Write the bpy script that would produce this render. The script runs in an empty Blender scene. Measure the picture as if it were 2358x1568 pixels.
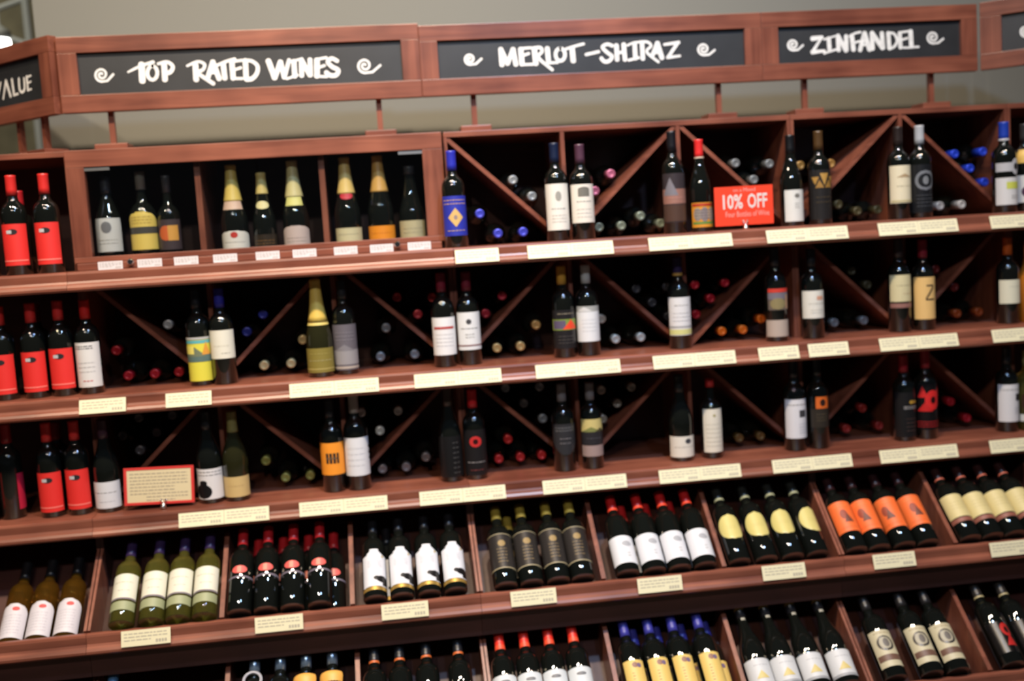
import bpy, bmesh, math, random
from mathutils import Vector, Matrix
random.seed(7)
C = bpy.context.scene.collection
R = math.radians
OZ = 1.57                      # rack datum above the floor

# ------------------------------------------------------------------ camera
FPX, YAW, PITCH, ROLL = 2412.4, R(6.614), R(-5.591), R(-3.5946)
CAM = Vector((-0.2005, -3.3356, 0.1279 + OZ))
_f = Vector((math.sin(YAW)*math.cos(PITCH), math.cos(YAW)*math.cos(PITCH), math.sin(PITCH)))
_r = Vector((math.cos(YAW), -math.sin(YAW), 0)); _u = _r.cross(_f)
CR = _r*math.cos(ROLL) + _u*math.sin(ROLL); CU = -_r*math.sin(ROLL) + _u*math.cos(ROLL)
cd = bpy.data.cameras.new('camera'); cam = bpy.data.objects.new('camera', cd); C.objects.link(cam)
M = Matrix((CR, CU, -_f)).transposed().to_4x4(); M.translation = CAM
cam.matrix_world = M
cd.sensor_fit = 'HORIZONTAL'; cd.sensor_width = 36; cd.lens = FPX/2358*36
cd.clip_start = .05; cd.clip_end = 60
cd.dof.use_dof = True; cd.dof.focus_distance = 2.55; cd.dof.aperture_fstop = 1.5
bpy.context.scene.camera = cam

# ------------------------------------------------------------------ world and light
sc = bpy.context.scene
w = bpy.data.worlds.new('world'); sc.world = w; w.use_nodes = True
w.node_tree.nodes['Background'].inputs[0].default_value = (.62, .68, .78, 1)
w.node_tree.nodes['Background'].inputs[1].default_value = .03
sc.view_settings.view_transform = 'Standard'; sc.view_settings.look = 'None'
sc.view_settings.gamma = 1; sc.view_settings.exposure = -.16; sc.view_settings.use_curve_mapping = False
def lamp(name, loc, target, size, power, col, spread=180):
    ld = bpy.data.lights.new(name, 'AREA'); ld.shape = 'DISK'; ld.size = size; ld.energy = power; ld.color = col
    ld.spread = R(spread)
    o = bpy.data.objects.new(name, ld); C.objects.link(o); o.location = loc
    o.rotation_euler = (Vector(target)-Vector(loc)).to_track_quat('-Z', 'Y').to_euler()
    return o
WARM = (1, .80, .58)
lamp('ceiling_spot', (-.75, -1.7, 4.5), (-.6, .1, 1.25), .13, 32, WARM, 95)
lamp('ceiling_spot', (.15, -1.7, 4.5), (.1, .1, 1.2), .13, 34, WARM, 95)
lamp('ceiling_spot', (1.75, -1.75, 4.5), (1.6, .1, 1.0), .13, 19, WARM, 95)
lamp('ceiling_spot', (-2.0, -1.8, 4.5), (-1.6, .1, 1.3), .13, 22, WARM, 95)
lamp('cool_ceiling_lamp', (.75, -2.2, 4.4), (.3, 0, 1.0), .22, 34, (.42, .64, 1), 105)
lamp('far_ceiling_spot', (-1.25, -4.3, 4.2), (-.4, 0, 1.3), .11, 13, (1, .88, .72), 110)
lamp('far_ceiling_spot', (-.45, -4.5, 4.2), (.2, 0, 1.3), .11, 13, (1, .88, .72), 110)
lamp('cool_far_lamp', (1.1, -4.1, 4.0), (.4, 0, 1.2), .16, 12, (.40, .62, 1), 110)
lamp('far_wall_fill', (-2.6, 1.4, 4.1), (-2.9, 3.3, 2.2), .6, 26, (1, .93, .75), 160)  # unseen fill light, added to brighten the far olive wall

def at(px, py, y=None, z=None, plane=None):
    d = CR*((px-1179)/FPX) - CU*((py-784)/FPX) + _f
    if y is not None: s = (y-CAM.y)/d.y
    elif z is not None: s = (z-CAM.z)/d.z
    else:
        p, n = plane; s = (p-CAM).dot(n)/d.dot(n)
    return CAM + d*s

# ------------------------------------------------------------------ materials
MATS = {}
def srgb(c): return tuple(((v/255)/12.92 if v/255 <= .04045 else ((v/255+.055)/1.055)**2.4) for v in c)
def mat(name, col, rough=.6, metal=0, spec=.5, coat=0, trans=0, emit=0, bump=0, var=0, vscale=20):
    if name in MATS: return MATS[name]
    m = bpy.data.materials.new(name); m.use_nodes = True; nt = m.node_tree; b = nt.nodes['Principled BSDF']
    c = (*col, 1); b.inputs['Base Color'].default_value = c; b.inputs['Roughness'].default_value = rough
    b.inputs['Metallic'].default_value = metal; b.inputs['Specular IOR Level'].default_value = spec
    b.inputs['Coat Weight'].default_value = coat; b.inputs['Coat Roughness'].default_value = .02; b.inputs['Transmission Weight'].default_value = trans
    if emit:
        b.inputs['Emission Color'].default_value = c; b.inputs['Emission Strength'].default_value = emit
    if var or bump:
        tc = nt.nodes.new('ShaderNodeTexCoord'); no = nt.nodes.new('ShaderNodeTexNoise')
        no.inputs['Scale'].default_value = vscale; no.inputs['Detail'].default_value = 3
        nt.links.new(tc.outputs['Object'], no.inputs['Vector'])
        if var:
            r_ = nt.nodes.new('ShaderNodeValToRGB'); e = r_.color_ramp.elements
            e[0].position = .3; e[1].position = .7
            e[0].color = tuple(v*(1-var) for v in col)+(1,); e[1].color = tuple(min(1, v*(1+var)) for v in col)+(1,)
            nt.links.new(no.outputs['Fac'], r_.inputs[0]); nt.links.new(r_.outputs[0], b.inputs['Base Color'])
        if bump:
            bp = nt.nodes.new('ShaderNodeBump'); bp.inputs['Strength'].default_value = bump; bp.inputs['Distance'].default_value = .01
            nt.links.new(no.outputs['Fac'], bp.inputs['Height']); nt.links.new(bp.outputs[0], b.inputs['Normal'])
    MATS[name] = m; return m
def wood(name, a, b_, scale, rough=.33):
    m = bpy.data.materials.new(name); m.use_nodes = True; nt = m.node_tree; b = nt.nodes['Principled BSDF']
    tc = nt.nodes.new('ShaderNodeTexCoord'); mp = nt.nodes.new('ShaderNodeMapping'); mp.inputs['Scale'].default_value = scale
    n1 = nt.nodes.new('ShaderNodeTexNoise'); n1.inputs['Scale'].default_value = 1; n1.inputs['Detail'].default_value = 6
    n1.inputs['Distortion'].default_value = .6
    n2 = nt.nodes.new('ShaderNodeTexNoise'); n2.inputs['Scale'].default_value = 5; n2.inputs['Detail'].default_value = 2
    ad = nt.nodes.new('ShaderNodeMath'); ad.operation = 'ADD'; ad.inputs[1].default_value = 0
    mu = nt.nodes.new('ShaderNodeMath'); mu.operation = 'MULTIPLY'; mu.inputs[1].default_value = .5
    r_ = nt.nodes.new('ShaderNodeValToRGB'); e = r_.color_ramp.elements
    e[0].position = .36; e[1].position = .66; e[0].color = (*a, 1); e[1].color = (*b_, 1)
    L = nt.links.new
    L(tc.outputs['Object'], mp.inputs[0]); L(mp.outputs[0], n1.inputs['Vector']); L(tc.outputs['Object'], n2.inputs['Vector'])
    L(n1.outputs['Fac'], ad.inputs[0]); L(n2.outputs['Fac'], ad.inputs[1]); L(ad.outputs[0], mu.inputs[0]); L(mu.outputs[0], r_.inputs[0])
    L(r_.outputs[0], b.inputs['Base Color'])
    bp = nt.nodes.new('ShaderNodeBump'); bp.inputs['Strength'].default_value = .08; bp.inputs['Distance'].default_value = .003
    L(n1.outputs['Fac'], bp.inputs['Height']); L(bp.outputs[0], b.inputs['Normal'])
    b.inputs['Roughness'].default_value = rough; b.inputs['Specular IOR Level'].default_value = .45
    MATS[name] = m; return m
WH = wood('mahogany_horizontal', (.125, .038, .024), (.270, .092, .056), (2.5, 40, 40))
WV = wood('mahogany_vertical', (.125, .038, .024), (.270, .092, .056), (40, 40, 2.5))
WD = wood('mahogany_shaded', (.034, .010, .008), (.064, .020, .015), (3, 30, 30), .45)  # same mahogany with the shade of bins and backs put into its colour
GLASS = mat('dark_bottle_glass', (.005, .006, .005), .02, spec=.5, coat=.75)
GREEN = mat('olive_bottle_glass', (.016, .016, .006), .02, spec=.5, coat=.75)
YEL = mat('pale_wine_glass', (.50, .47, .10), .03, trans=.92)
AMB = mat('amber_wine_glass', (.30, .15, .02), .03, trans=.88)
CHROME = mat('chrome', (.8, .8, .8), .15, 1)
BOARD = mat('chalkboard', (.022, .024, .027), .45, var=.15, vscale=9)
CHALK = mat('chalk_paint', (.74, .75, .74), .7, var=.12, vscale=60)
CREAM = mat('cream_card', srgb((222, 216, 182)), .6)
WHITE = mat('white_card', srgb((206, 204, 208)), .5)
INK = mat('ink', (.10, .095, .09), .6)
PALEINK = mat('pale_ink', (.42, .39, .30), .6)
def cm(rgb, rough=.5, metal=0):
    """flat paint of a given display colour: papers reflect a little less than their printed value, dark inks are glossier"""
    k = .80 if min(rgb) > 120 else (.60 if max(rgb) < 100 else .92)
    c = tuple(v*k for v in srgb(rgb)); rough = .32 if max(rgb) < 100 else rough
    return mat('paint_%02x%02x%02x_%d_%d' % (*rgb, int(rough*10), int(metal*10)), c, rough, metal)
def cm_(rgb, rough=.5, metal=0):
    return mat('paint_%02x%02x%02x_%d_%d' % (*rgb, int(rough*10), int(metal*10)), srgb(rgb), rough, metal)
def foil(rgb): return cm(rgb, .35, 0)

# ------------------------------------------------------------------ mesh helpers
def link(name, bm, m, parent=None, smooth=False):
    me = bpy.data.meshes.new(name); bm.normal_update(); bm.to_mesh(me); bm.free()
    ms = m if isinstance(m, (list, tuple)) else [m]
    for x in ms: me.materials.append(x)
    if smooth:
        for p in me.polygons: p.use_smooth = True
    o = bpy.data.objects.new(name, me); C.objects.link(o)
    if parent: o.parent = parent
    return o
def tag(o, label, cat=None, group=None, kind=None):
    if label: o['label'] = label
    if cat: o['category'] = cat
    if group: o['group'] = group
    if kind: o['kind'] = kind
    return o
def thing(name, label, cat, loc=(0, 0, 0), rot=(0, 0, 0), group=None):
    o = bpy.data.objects.new(name, None); o.empty_display_size = .05; C.objects.link(o)
    o.location = loc; o.rotation_euler = rot
    return tag(o, label, cat, group)
def box(bm, x0, x1, y0, y1, z0, z1, mi=0, bev=0):
    vs = [bm.verts.new(p) for p in ((x0,y0,z0),(x1,y0,z0),(x1,y1,z0),(x0,y1,z0),(x0,y0,z1),(x1,y0,z1),(x1,y1,z1),(x0,y1,z1))]
    fs = [bm.faces.new([vs[i] for i in q]) for q in ((3,2,1,0),(4,5,6,7),(0,1,5,4),(1,2,6,5),(2,3,7,6),(3,0,4,7))]
    for f in fs: f.material_index = mi
    if bev:
        es = list({e for f in fs for e in f.edges})
        bmesh.ops.bevel(bm, geom=es, offset=bev, segments=2, affect='EDGES', profile=.6)
def bx(name, m, parent, *a, bev=0):
    bm = bmesh.new(); box(bm, *a, bev=bev); return link(name, bm, m, parent)
def prism(name, m, parent, poly, x0, x1):
    """poly in (y,z), extruded along x"""
    bm = bmesh.new()
    a = [bm.verts.new((x0, y, z)) for y, z in poly]; b = [bm.verts.new((x1, y, z)) for y, z in poly]
    n = len(poly)
    bm.faces.new(a); bm.faces.new(b[::-1])
    for i in range(n): bm.faces.new((a[i], b[i], b[(i+1) % n], a[(i+1) % n]))
    bmesh.ops.recalc_face_normals(bm, faces=bm.faces)
    return link(name, bm, m, parent)
def lathe(bm, prof, seg=28, mi=0, cap=True):
    rings = []
    for r, z in prof:
        rings.append([bm.verts.new((r*math.cos(2*math.pi*i/seg), r*math.sin(2*math.pi*i/seg), z)) for i in range(seg)])
    for a, b in zip(rings, rings[1:]):
        for i in range(seg):
            f = bm.faces.new((a[i], a[(i+1) % seg], b[(i+1) % seg], b[i])); f.material_index = mi; f.smooth = True
    if cap:
        f = bm.faces.new(rings[0][::-1]); f.material_index = mi
        f = bm.faces.new(rings[-1]); f.material_index = mi
def tube(bm, p, q, r, seg=8):
    p = Vector(p); q = Vector(q); d = (q-p).normalized(); a = d.orthogonal().normalized(); b = d.cross(a)
    A = [bm.verts.new(p + a*r*math.cos(2*math.pi*i/seg) + b*r*math.sin(2*math.pi*i/seg)) for i in range(seg)]
    B = [bm.verts.new(q + a*r*math.cos(2*math.pi*i/seg) + b*r*math.sin(2*math.pi*i/seg)) for i in range(seg)]
    for i in range(seg): bm.faces.new((A[i], A[(i+1) % seg], B[(i+1) % seg], B[i]))
    bm.faces.new(A[::-1]); bm.faces.new(B)

# ------------------------------------------------------------------ levels (world z) and grid
S1, S2, S3 = .108+OZ, -.277+OZ, -.658+OZ     # shelf surfaces
TOPI, TOPO = .466+OZ, .484+OZ
PITCHX, X0 = .393, .017
def gx(n): return X0 + n*PITCHX
FRONT = .13; BACK = .49
E_ = R(40); DY, DZ = math.cos(E_), math.sin(E_); NY, NZ = -DZ, DY
C4 = (-.170, -.956+OZ); C5 = (-.357, -1.312+OZ)

# ------------------------------------------------------------------ setting
def struct(name, bm, m, label):
    return tag(link(name, bm, m), label, kind='structure')
WALL = mat('wall_paint', (.200, .203, .180), .85, bump=.05, vscale=300)
bm = bmesh.new(); box(bm, -1.352, 5, .58, .70, 0, 4.4); struct('wall_back', bm, WALL, 'plain warm grey painted wall above the wine racks')
bm = bmesh.new(); box(bm, -8, 6, -7, 9, -.1, 0); struct('floor', bm, mat('floor_tile', (.16, .13, .10), .4, var=.1, vscale=3), 'floor of the shop')
bm = bmesh.new(); box(bm, -8, -1.2, 3.4, 3.5, 0, 4.4); struct('wall_far', bm, mat('olive_far_wall', (.15, .135, .085), .8, var=.35, vscale=4), 'dim olive wall far behind the gap on the left')
t = thing('steel_truss', 'grey steel truss seen in the dim gap at far left', 'truss', (-2.6, 2.6, 0))
GREY = mat('grey_steel', (.26, .28, .28), .5)
for nm, p, q, r in (('upright', (.62, 0, 0), (.62, 0, 4.3), .02), ('upright', (-.5, 0, 0), (-.5, 0, 4.3), .02),
                 ('brace', (-.5, 0, 3.35), (.9, 0, 2.75), .015), ('brace', (-.5, 0, 2.75), (.9, 0, 3.2), .015), ('brace', (-.5, 0, 1.95), (1.1, 0, 2.2), .03)):
    bm = bmesh.new(); tube(bm, p, q, r); link(nm, bm, GREY, t)
t = thing('hanging_lamp', 'bright white lamp glowing in the gap at the top left', 'lamp', at(2, 100, y=2.2))
bm = bmesh.new(); bmesh.ops.create_uvsphere(bm, u_segments=16, v_segments=10, radius=.045); link('bulb', bm, mat('lamp_glow', (1, .97, .92), .5, emit=14), t, True)
bm = bmesh.new(); lathe(bm, [(.05, .02), (.05, .06), (.02, .08), (.006, .09), (.006, 1.8)], 16); link('shade', bm, GREY, t)

# ------------------------------------------------------------------ wine racks
def nosing(parent, x0, x1, y, z, m=WH):
    P = [(0, 0), (-.004, -.002), (-.006, -.008), (-.005, -.030), (-.008, -.036), (-.015, -.041), (-.020, -.048), (-.020, -.055), (-.014, -.061), (.006, -.061), (.012, -.024), (.012, 0)]
    return prism('shelf_edge', m, parent, [(y+a, z+b) for a, b in P], x0, x1)
def shelf(parent, x0, x1, z):
    s = bx('shelf', WH, parent, x0, x1, .012, BACK-.012, z-.024, z)
    nosing(s, x0, x1, 0, z); return s
def diag(parent, n, zb, zt, kind):
    xa, xb = gx(n)+.008, gx(n+1)-.008; t = .0068; y0, y1 = FRONT+.004, BACK-.012
    if kind == '/': P = [(xa, zb), (xa+t*1.4, zb), (xb, zt-t*1.4), (xb, zt), (xb-t*1.4, zt), (xa, zb+t*1.4)]
    else: P = [(xb, zb), (xb, zb+t*1.4), (xa+t*1.4, zt), (xa, zt), (xa, zt-t*1.4), (xb-t*1.4, zb)]
    bm = bmesh.new(); a = [bm.verts.new((x, y0, z)) for x, z in P]; b = [bm.verts.new((x, y1, z)) for x, z in P]
    bm.faces.new(a); bm.faces.new(b[::-1])
    for i in range(6): bm.faces.new((a[i], b[i], b[(i+1) % 6], a[(i+1) % 6]))
    bmesh.ops.recalc_face_normals(bm, faces=bm.faces)
    return link('diagonal_panel', bm, WH, parent)
def bins(t, n0, n1, c, ptop, x0, x1, dl=.305):
    """tilted display bins between grid lines n0..n1"""
    y0, z0 = c
    def P(d, n): return (y0 + DY*d + NY*n, z0 + DZ*d + NZ*n)
    k = -.112
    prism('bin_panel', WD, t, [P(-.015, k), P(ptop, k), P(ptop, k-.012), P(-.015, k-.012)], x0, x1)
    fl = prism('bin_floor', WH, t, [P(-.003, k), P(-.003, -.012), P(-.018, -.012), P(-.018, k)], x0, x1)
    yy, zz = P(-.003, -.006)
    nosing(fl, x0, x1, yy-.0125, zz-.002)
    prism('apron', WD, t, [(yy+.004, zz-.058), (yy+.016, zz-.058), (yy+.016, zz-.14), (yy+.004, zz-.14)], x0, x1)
    for n in range(n0, n1+1):
        xc = gx(n)
        a, b = xc-.007, xc+.007
        if n == n0: a = x0+.001; b = x0+.009
        if n == n1: b = x1-.001; a = x1-.009
        prism('bin_divider', WV, t, [P(-.002, k+.001), P(-.002, 0), P(dl, 0), P(dl, k+.001)], a, b)
def rack(label, n0, n1, x0, x1, top, r1, r2, r3):
    t = thing('wine_rack', label, 'wine rack', ((x0+x1)/2, .3, 0)); t_ = Vector(t.location)
    root = t
    xs0, xs1 = x0+.0006, x1-.0006
    kids = []
    zlow = .12
    ztop = TOPO if top else S1-.0245
    def keep(o): kids.append(o); return o
    for a, b in ((xs0, xs0+.011), (xs1-.011, xs1)):
        bm = bmesh.new()
        box(bm, a, b, FRONT, BACK, S3-.024, ztop-(0.018 if top else 0)); keep(link('side_panel', bm, WV, None))
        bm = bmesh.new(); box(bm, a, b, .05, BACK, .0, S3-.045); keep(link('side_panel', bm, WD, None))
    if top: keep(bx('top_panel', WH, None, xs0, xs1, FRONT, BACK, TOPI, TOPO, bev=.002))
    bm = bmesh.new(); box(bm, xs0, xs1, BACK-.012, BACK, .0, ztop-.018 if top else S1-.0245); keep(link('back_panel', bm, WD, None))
    rows = [(S1, TOPI, r1), (S2, S1-.024, r2), (S3, S2-.024, r3)]
    for z, zt, kinds in rows:
        s = bx('shelf', WH, None, xs0+.0, xs1, .012, BACK-.012, z-.024, z); nosing(s, xs0, xs1, 0, z); kids.append(s)
        if kinds is None: continue
        for i, kd in enumerate(kinds):
            n = n0+i
            if i: keep(bx('divider', WV, None, gx(n)-.0065, gx(n)+.0065, FRONT, BACK-.012, z, zt))
            if kd != ' ': keep(diag(None, n, z, zt, kd))
    dummy = bpy.data.objects.new('tmp', None)
    a = len(C.objects)
    before = set(C.objects)
    bins(None, n0, n1, C4, .425, xs0, xs1); bins(None, n0, n1, C5, .49, xs0, xs1, .322)
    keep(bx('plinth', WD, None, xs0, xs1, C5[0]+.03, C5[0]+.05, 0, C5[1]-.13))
    for o in set(C.objects)-before:
        if o.parent is None and o not in kids: kids.append(o)
    for o in kids:
        o.parent = root
        if o.type == 'MESH': o.data.transform(Matrix.Translation(-t_))
        for ch in o.children: ch.data.transform(Matrix.Translation(-t_))
    bpy.data.objects.remove(dummy)
    return t
U = [gx(-3), gx(0), gx(3), gx(5)]
rack('mahogany wine rack at the left edge holding the red-labelled bottles', -5, -3, gx(-5), U[0], True, None, None, None)
rack('mahogany wine rack under the glass-doored display case', -3, 0, U[0], U[1], False, None, '\\/\\', '/\\/')
rack('mahogany wine rack with diagonal bins under the middle header sign', 0, 3, U[1], U[2], True, '\\/\\', '/\\/', '\\/\\')
rack('two-bay mahogany wine rack with diagonal bins under the right header sign', 3, 5, U[2], U[3], True, '/\\', '\\/', '/\\')
rack('mahogany wine rack cut off by the right edge', 5, 6, U[3], gx(6)+.1, True, ' ', ' ', ' ')

# ------------------------------------------------------------------ glass display case
cx0, cx1 = U[0]+.001, U[1]-.008
t = thing('display_case', 'locked mahogany display case with glass front and sparkling bottles inside', 'display case', ((cx0+cx1)/2, .3, S1))
L_ = Vector(t.location)
def lb(name, m, p, x0, x1, y0, y1, z0, z1, bev=0):
    return bx(name, m, p, x0-L_.x, x1-L_.x, y0-L_.y, y1-L_.y, z0-L_.z, z1-L_.z, bev=bev)
lb('top_panel', WH, t, cx0, cx1, .115, BACK, TOPO-.018, TOPO)
lb('bottom_panel', WD, t, cx0, cx1, .115, BACK, S1+.0005, S1+.018)
lb('side_panel', WV, t, cx0, cx0+.014, .115, BACK, S1+.018, TOPO-.018)
lb('side_panel', WV, t, cx1-.014, cx1, .115, BACK, S1+.018, TOPO-.018)
lb('back_panel', WD, t, cx0+.014, cx1-.014, BACK-.01, BACK, S1+.018, TOPO-.018)
for px in (460, 745):
    x = at(px, 440, y=.14).x; lb('divider', WV, t, x-.009, x+.009, .120, BACK-.01, S1+.018, TOPO-.018)
ox0, ox1, oz0, oz1 = -1.106, -.056, .150+OZ, .428+OZ
fr = lb('top_rail', WH, t, cx0, cx1, .088, .115, oz1, TOPO-.003, bev=.002)
lb('bottom_rail', WH, t, cx0, cx1, .088, .115, oz0-.018, oz0, bev=.002)
lb('stile', WV, t, cx0, ox0, .088, .115, oz0, oz1, bev=.001)
lb('stile', WV, t, ox1, cx1, .088, .115, oz0, oz1, bev=.001)
lb('ledge', WH, t, cx0+.01, cx1-.022, .072, .115, S1+.0008, oz0-.019, bev=.003)
gm = bpy.data.materials.new('pane_glass'); gm.use_nodes = True; nt = gm.node_tree; nt.nodes.clear()
o_ = nt.nodes.new('ShaderNodeOutputMaterial'); mx = nt.nodes.new('ShaderNodeMixShader'); tr = nt.nodes.new('ShaderNodeBsdfTransparent'); gl = nt.nodes.new('ShaderNodeBsdfGlossy'); lw = nt.nodes.new('ShaderNodeLayerWeight'); mm = nt.nodes.new('ShaderNodeMath'); mm.operation = 'MULTIPLY_ADD'; mm.inputs[1].default_value = .25; mm.inputs[2].default_value = .05; lw.inputs[0].default_value = .2; gl.inputs['Roughness'].default_value = .02; tr.inputs[0].default_value = (.96, .98, .98, 1)
nt.links.new(lw.outputs['Facing'], mm.inputs[0]); nt.links.new(mm.outputs[0], mx.inputs[0]); nt.links.new(tr.outputs[0], mx.inputs[1]); nt.links.new(gl.outputs[0], mx.inputs[2]); nt.links.new(mx.outputs[0], o_.inputs[0])
xm = (ox0+ox1)/2
for a, b in ((ox0, xm-.001), (xm+.001, ox1)): lb('glass_pane', gm, t, a, b, .100, .104, oz0, oz1)
for px, py in ((222, 388), (945, 350)):
    p = at(px, py, y=.098); lb('hinge', mat('brushed_steel', (.45, .46, .47), .35, 1), t, p.x-.04, p.x+.04, .092, .099, oz1-.012, oz1-.002)
for px, py in ((302, 603), (915, 563)):
    p = at(px, py, y=.07); bm = bmesh.new(); lathe(bm, [(.009, 0), (.009, .008), (.011, .010), (.008, .016)], 14)
    bm.transform(Matrix.Translation((p.x-L_.x, .072-L_.y, p.z-L_.z)) @ Matrix.Rotation(R(90), 4, 'X')); tag(link('lock', bm, CHROME, t), 'small round chrome lock')

# ------------------------------------------------------------------ strokes for hand lettering
def catmull(pts, k=6):
    if len(pts) < 3: return pts
    P = [pts[0]]+list(pts)+[pts[-1]]; out = []
    for i in range(1, len(P)-2):
        p0, p1, p2, p3 = (Vector(P[j]) for j in (i-1, i, i+1, i+2))
        for s in range(k):
            u = s/k
            out.append(.5*((2*p1)+(p2-p0)*u+(2*p0-5*p1+4*p2-p3)*u*u+(-p0+3*p1-3*p2+p3)*u**3))
    out.append(Vector(P[-2])); return out
def ribbon(bm, pts, wa, wb, n, lift):
    """pts 3D on a plane with normal n"""
    n = Vector(n).normalized(); pts = [Vector(p)+n*lift for p in pts]; N = len(pts); L = []; Rr = []
    for i, p in enumerate(pts):
        d = (pts[min(i+1, N-1)]-pts[max(i-1, 0)]).normalized(); s = d.cross(n).normalized(); u = i/(N-1); h = (wa+(wb-wa)*u)/2
        L.append(bm.verts.new(p+s*h)); Rr.append(bm.verts.new(p-s*h))
    for i in range(N-1): bm.faces.new((L[i], L[i+1], Rr[i+1], Rr[i]))
    for i, sg, h in ((0, -1, wa/2), (N-1, 1, wb/2)):
        d = (pts[min(i+1, N-1)]-pts[max(i-1, 0)]).normalized()*sg; s = d.cross(n).normalized()
        c = [bm.verts.new(pts[i]+s*h*math.cos(a)+d*h*math.sin(a)*.8) for a in [math.pi*j/5 for j in range(6)]]
        bm.faces.new(c)
def letters(strokes, plane, parent, name):
    p0, n = plane; bm = bmesh.new(); inv = parent.matrix_world.inverted()
    for i, (pts, wa, wb, curve) in enumerate(strokes):
        P = catmull([Vector((x, y, 0)) for x, y in pts]) if curve else [Vector((x, y, 0)) for x, y in pts]
        P3 = [at(p.x, p.y, plane=(p0, n)) for p in P]
        ribbon(bm, P3, wa/770, wb/770, n, .0006+.00008*i)
    bm.transform(inv); return link(name, bm, CHALK, parent)
def circ(cx, cy, rx, ry): return [(cx+rx*math.sin(a), cy-ry*math.cos(a)) for a in [2*math.pi*i/14 for i in range(15)]]
def swirl(cx, cy, r, tx, ty):
    P = []
    for i in range(23):
        a = .6 + (3.5*math.pi-.6)*i/22; rr = r*(.10+.90*(i/22)**.85)
        P.append((cx+rr*math.cos(a), cy-rr*math.sin(a)))
    b = P[-1]; P += [(b[0]+(tx-b[0])*.5, b[1]-(b[1]-ty)*.12), (tx, ty)]
    return P
T1 = [([(295,166),(324,152),(353,143)],5,9,1), ([(326,148),(328,187)],16,16,0), (circ(351,168,11.5,16),9,9,0), ([(378,148),(380,184)],14,14,0), ([(364,147),(385,143),(398,153),(392,166),(380,168)],7,12,1),
 ([(431,152),(455,142),(471,148),(468,160),(458,169),(492,193)],6,10,1), ([(450,149),(452,184)],14,14,0), ([(490,142),(478,181)],12,12,0), ([(490,142),(505,182)],13,13,0), ([(483,168),(499,166)],8,8,0),
 ([(499,151),(520,142),(541,136)],7,8,1), ([(514,147),(518,181)],13,13,0), ([(534,142),(537,181)],13,13,0), ([(534,142),(558,139)],7,7,0), ([(537,162),(555,156)],7,7,0), ([(537,181),(558,181)],7,7,0),
 ([(565,139),(567,182)],13,13,0), ([(563,139),(580,141),(593,152),(592,168),(581,181),(567,183)],8,12,1),
 ([(618,140),(633,180)],14,14,0), ([(633,180),(646,142)],12,12,0), ([(646,142),(655,179)],12,12,0), ([(655,179),(666,138)],10,10,0),
 ([(668,143),(696,135)],6,6,0), ([(677,141),(679,176)],13,13,0), ([(660,182),(686,173)],6,6,0), ([(694,138),(695,175)],12,12,0), ([(694,138),(714,174)],12,12,0), ([(714,137),(715,174)],12,12,0),
 ([(730,138),(730,176)],14,14,0), ([(729,137),(752,133)],7,7,0), ([(730,157),(748,151)],7,7,0), ([(730,176),(753,177)],7,7,0),
 ([(777,141),(764,135),(755,143),(765,154),(779,162),(774,173),(761,174),(751,167)],10,12,1)]
W1 = [(swirl(234,172,16,261,171),5.5,6,0)]; W1b = [(swirl(840,151,17,876,150),5.5,6,0)]
T2 = [([(1153,113),(1156,150)],13,13,0), ([(1153,113),(1169,147)],12,12,0), ([(1169,147),(1181,113)],11,11,0), ([(1181,113),(1188,149)],13,13,0),
 ([(1199,113),(1202,148)],14,14,0), ([(1199,112),(1223,110)],7,7,0), ([(1202,129),(1218,123)],7,7,0), ([(1202,149),(1227,148)],7,7,0),
 ([(1230,112),(1234,147)],14,14,0), ([(1228,111),(1244,110),(1248,119),(1240,133),(1272,161)],9,8,1), ([(1260,111),(1263,143)],13,13,0), ([(1263,145),(1284,144)],7,7,0),
 (circ(1290,126,11,14.5),9.5,9.5,0), ([(1317,111),(1320,141)],14,14,0), ([(1303,113),(1322,107),(1344,101)],7,7,1), ([(1349,126),(1366,122),(1379,119)],8,8,1),
 ([(1410,106),(1398,102),(1387,109),(1398,121),(1409,130),(1403,140),(1392,142),(1384,134)],9,10,1), ([(1419,104),(1421,138)],12,12,0), ([(1436,102),(1439,138)],12,12,0), ([(1420,122),(1438,120)],8,8,0),
 ([(1461,102),(1463,135)],12,12,0), ([(1444,105),(1458,99),(1473,97)],6,6,1), ([(1447,139),(1471,133)],7,7,0), ([(1478,100),(1480,136)],12,12,0), ([(1472,97),(1490,97),(1499,106),(1489,120),(1516,143)],7,7,1),
 ([(1513,99),(1502,128)],11,11,0), ([(1513,99),(1524,134)],13,13,0), ([(1505,122),(1520,121)],7,7,0), ([(1529,103),(1563,98)],7,9,0), ([(1560,99),(1538,132)],9,9,0), ([(1536,133),(1565,129)],8,7,0)]
W2 = [(swirl(1082,136,13,1109,135),5.5,6,0)]; W2b = [(swirl(1620,113,14,1646,115),5.5,6,0)]
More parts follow.
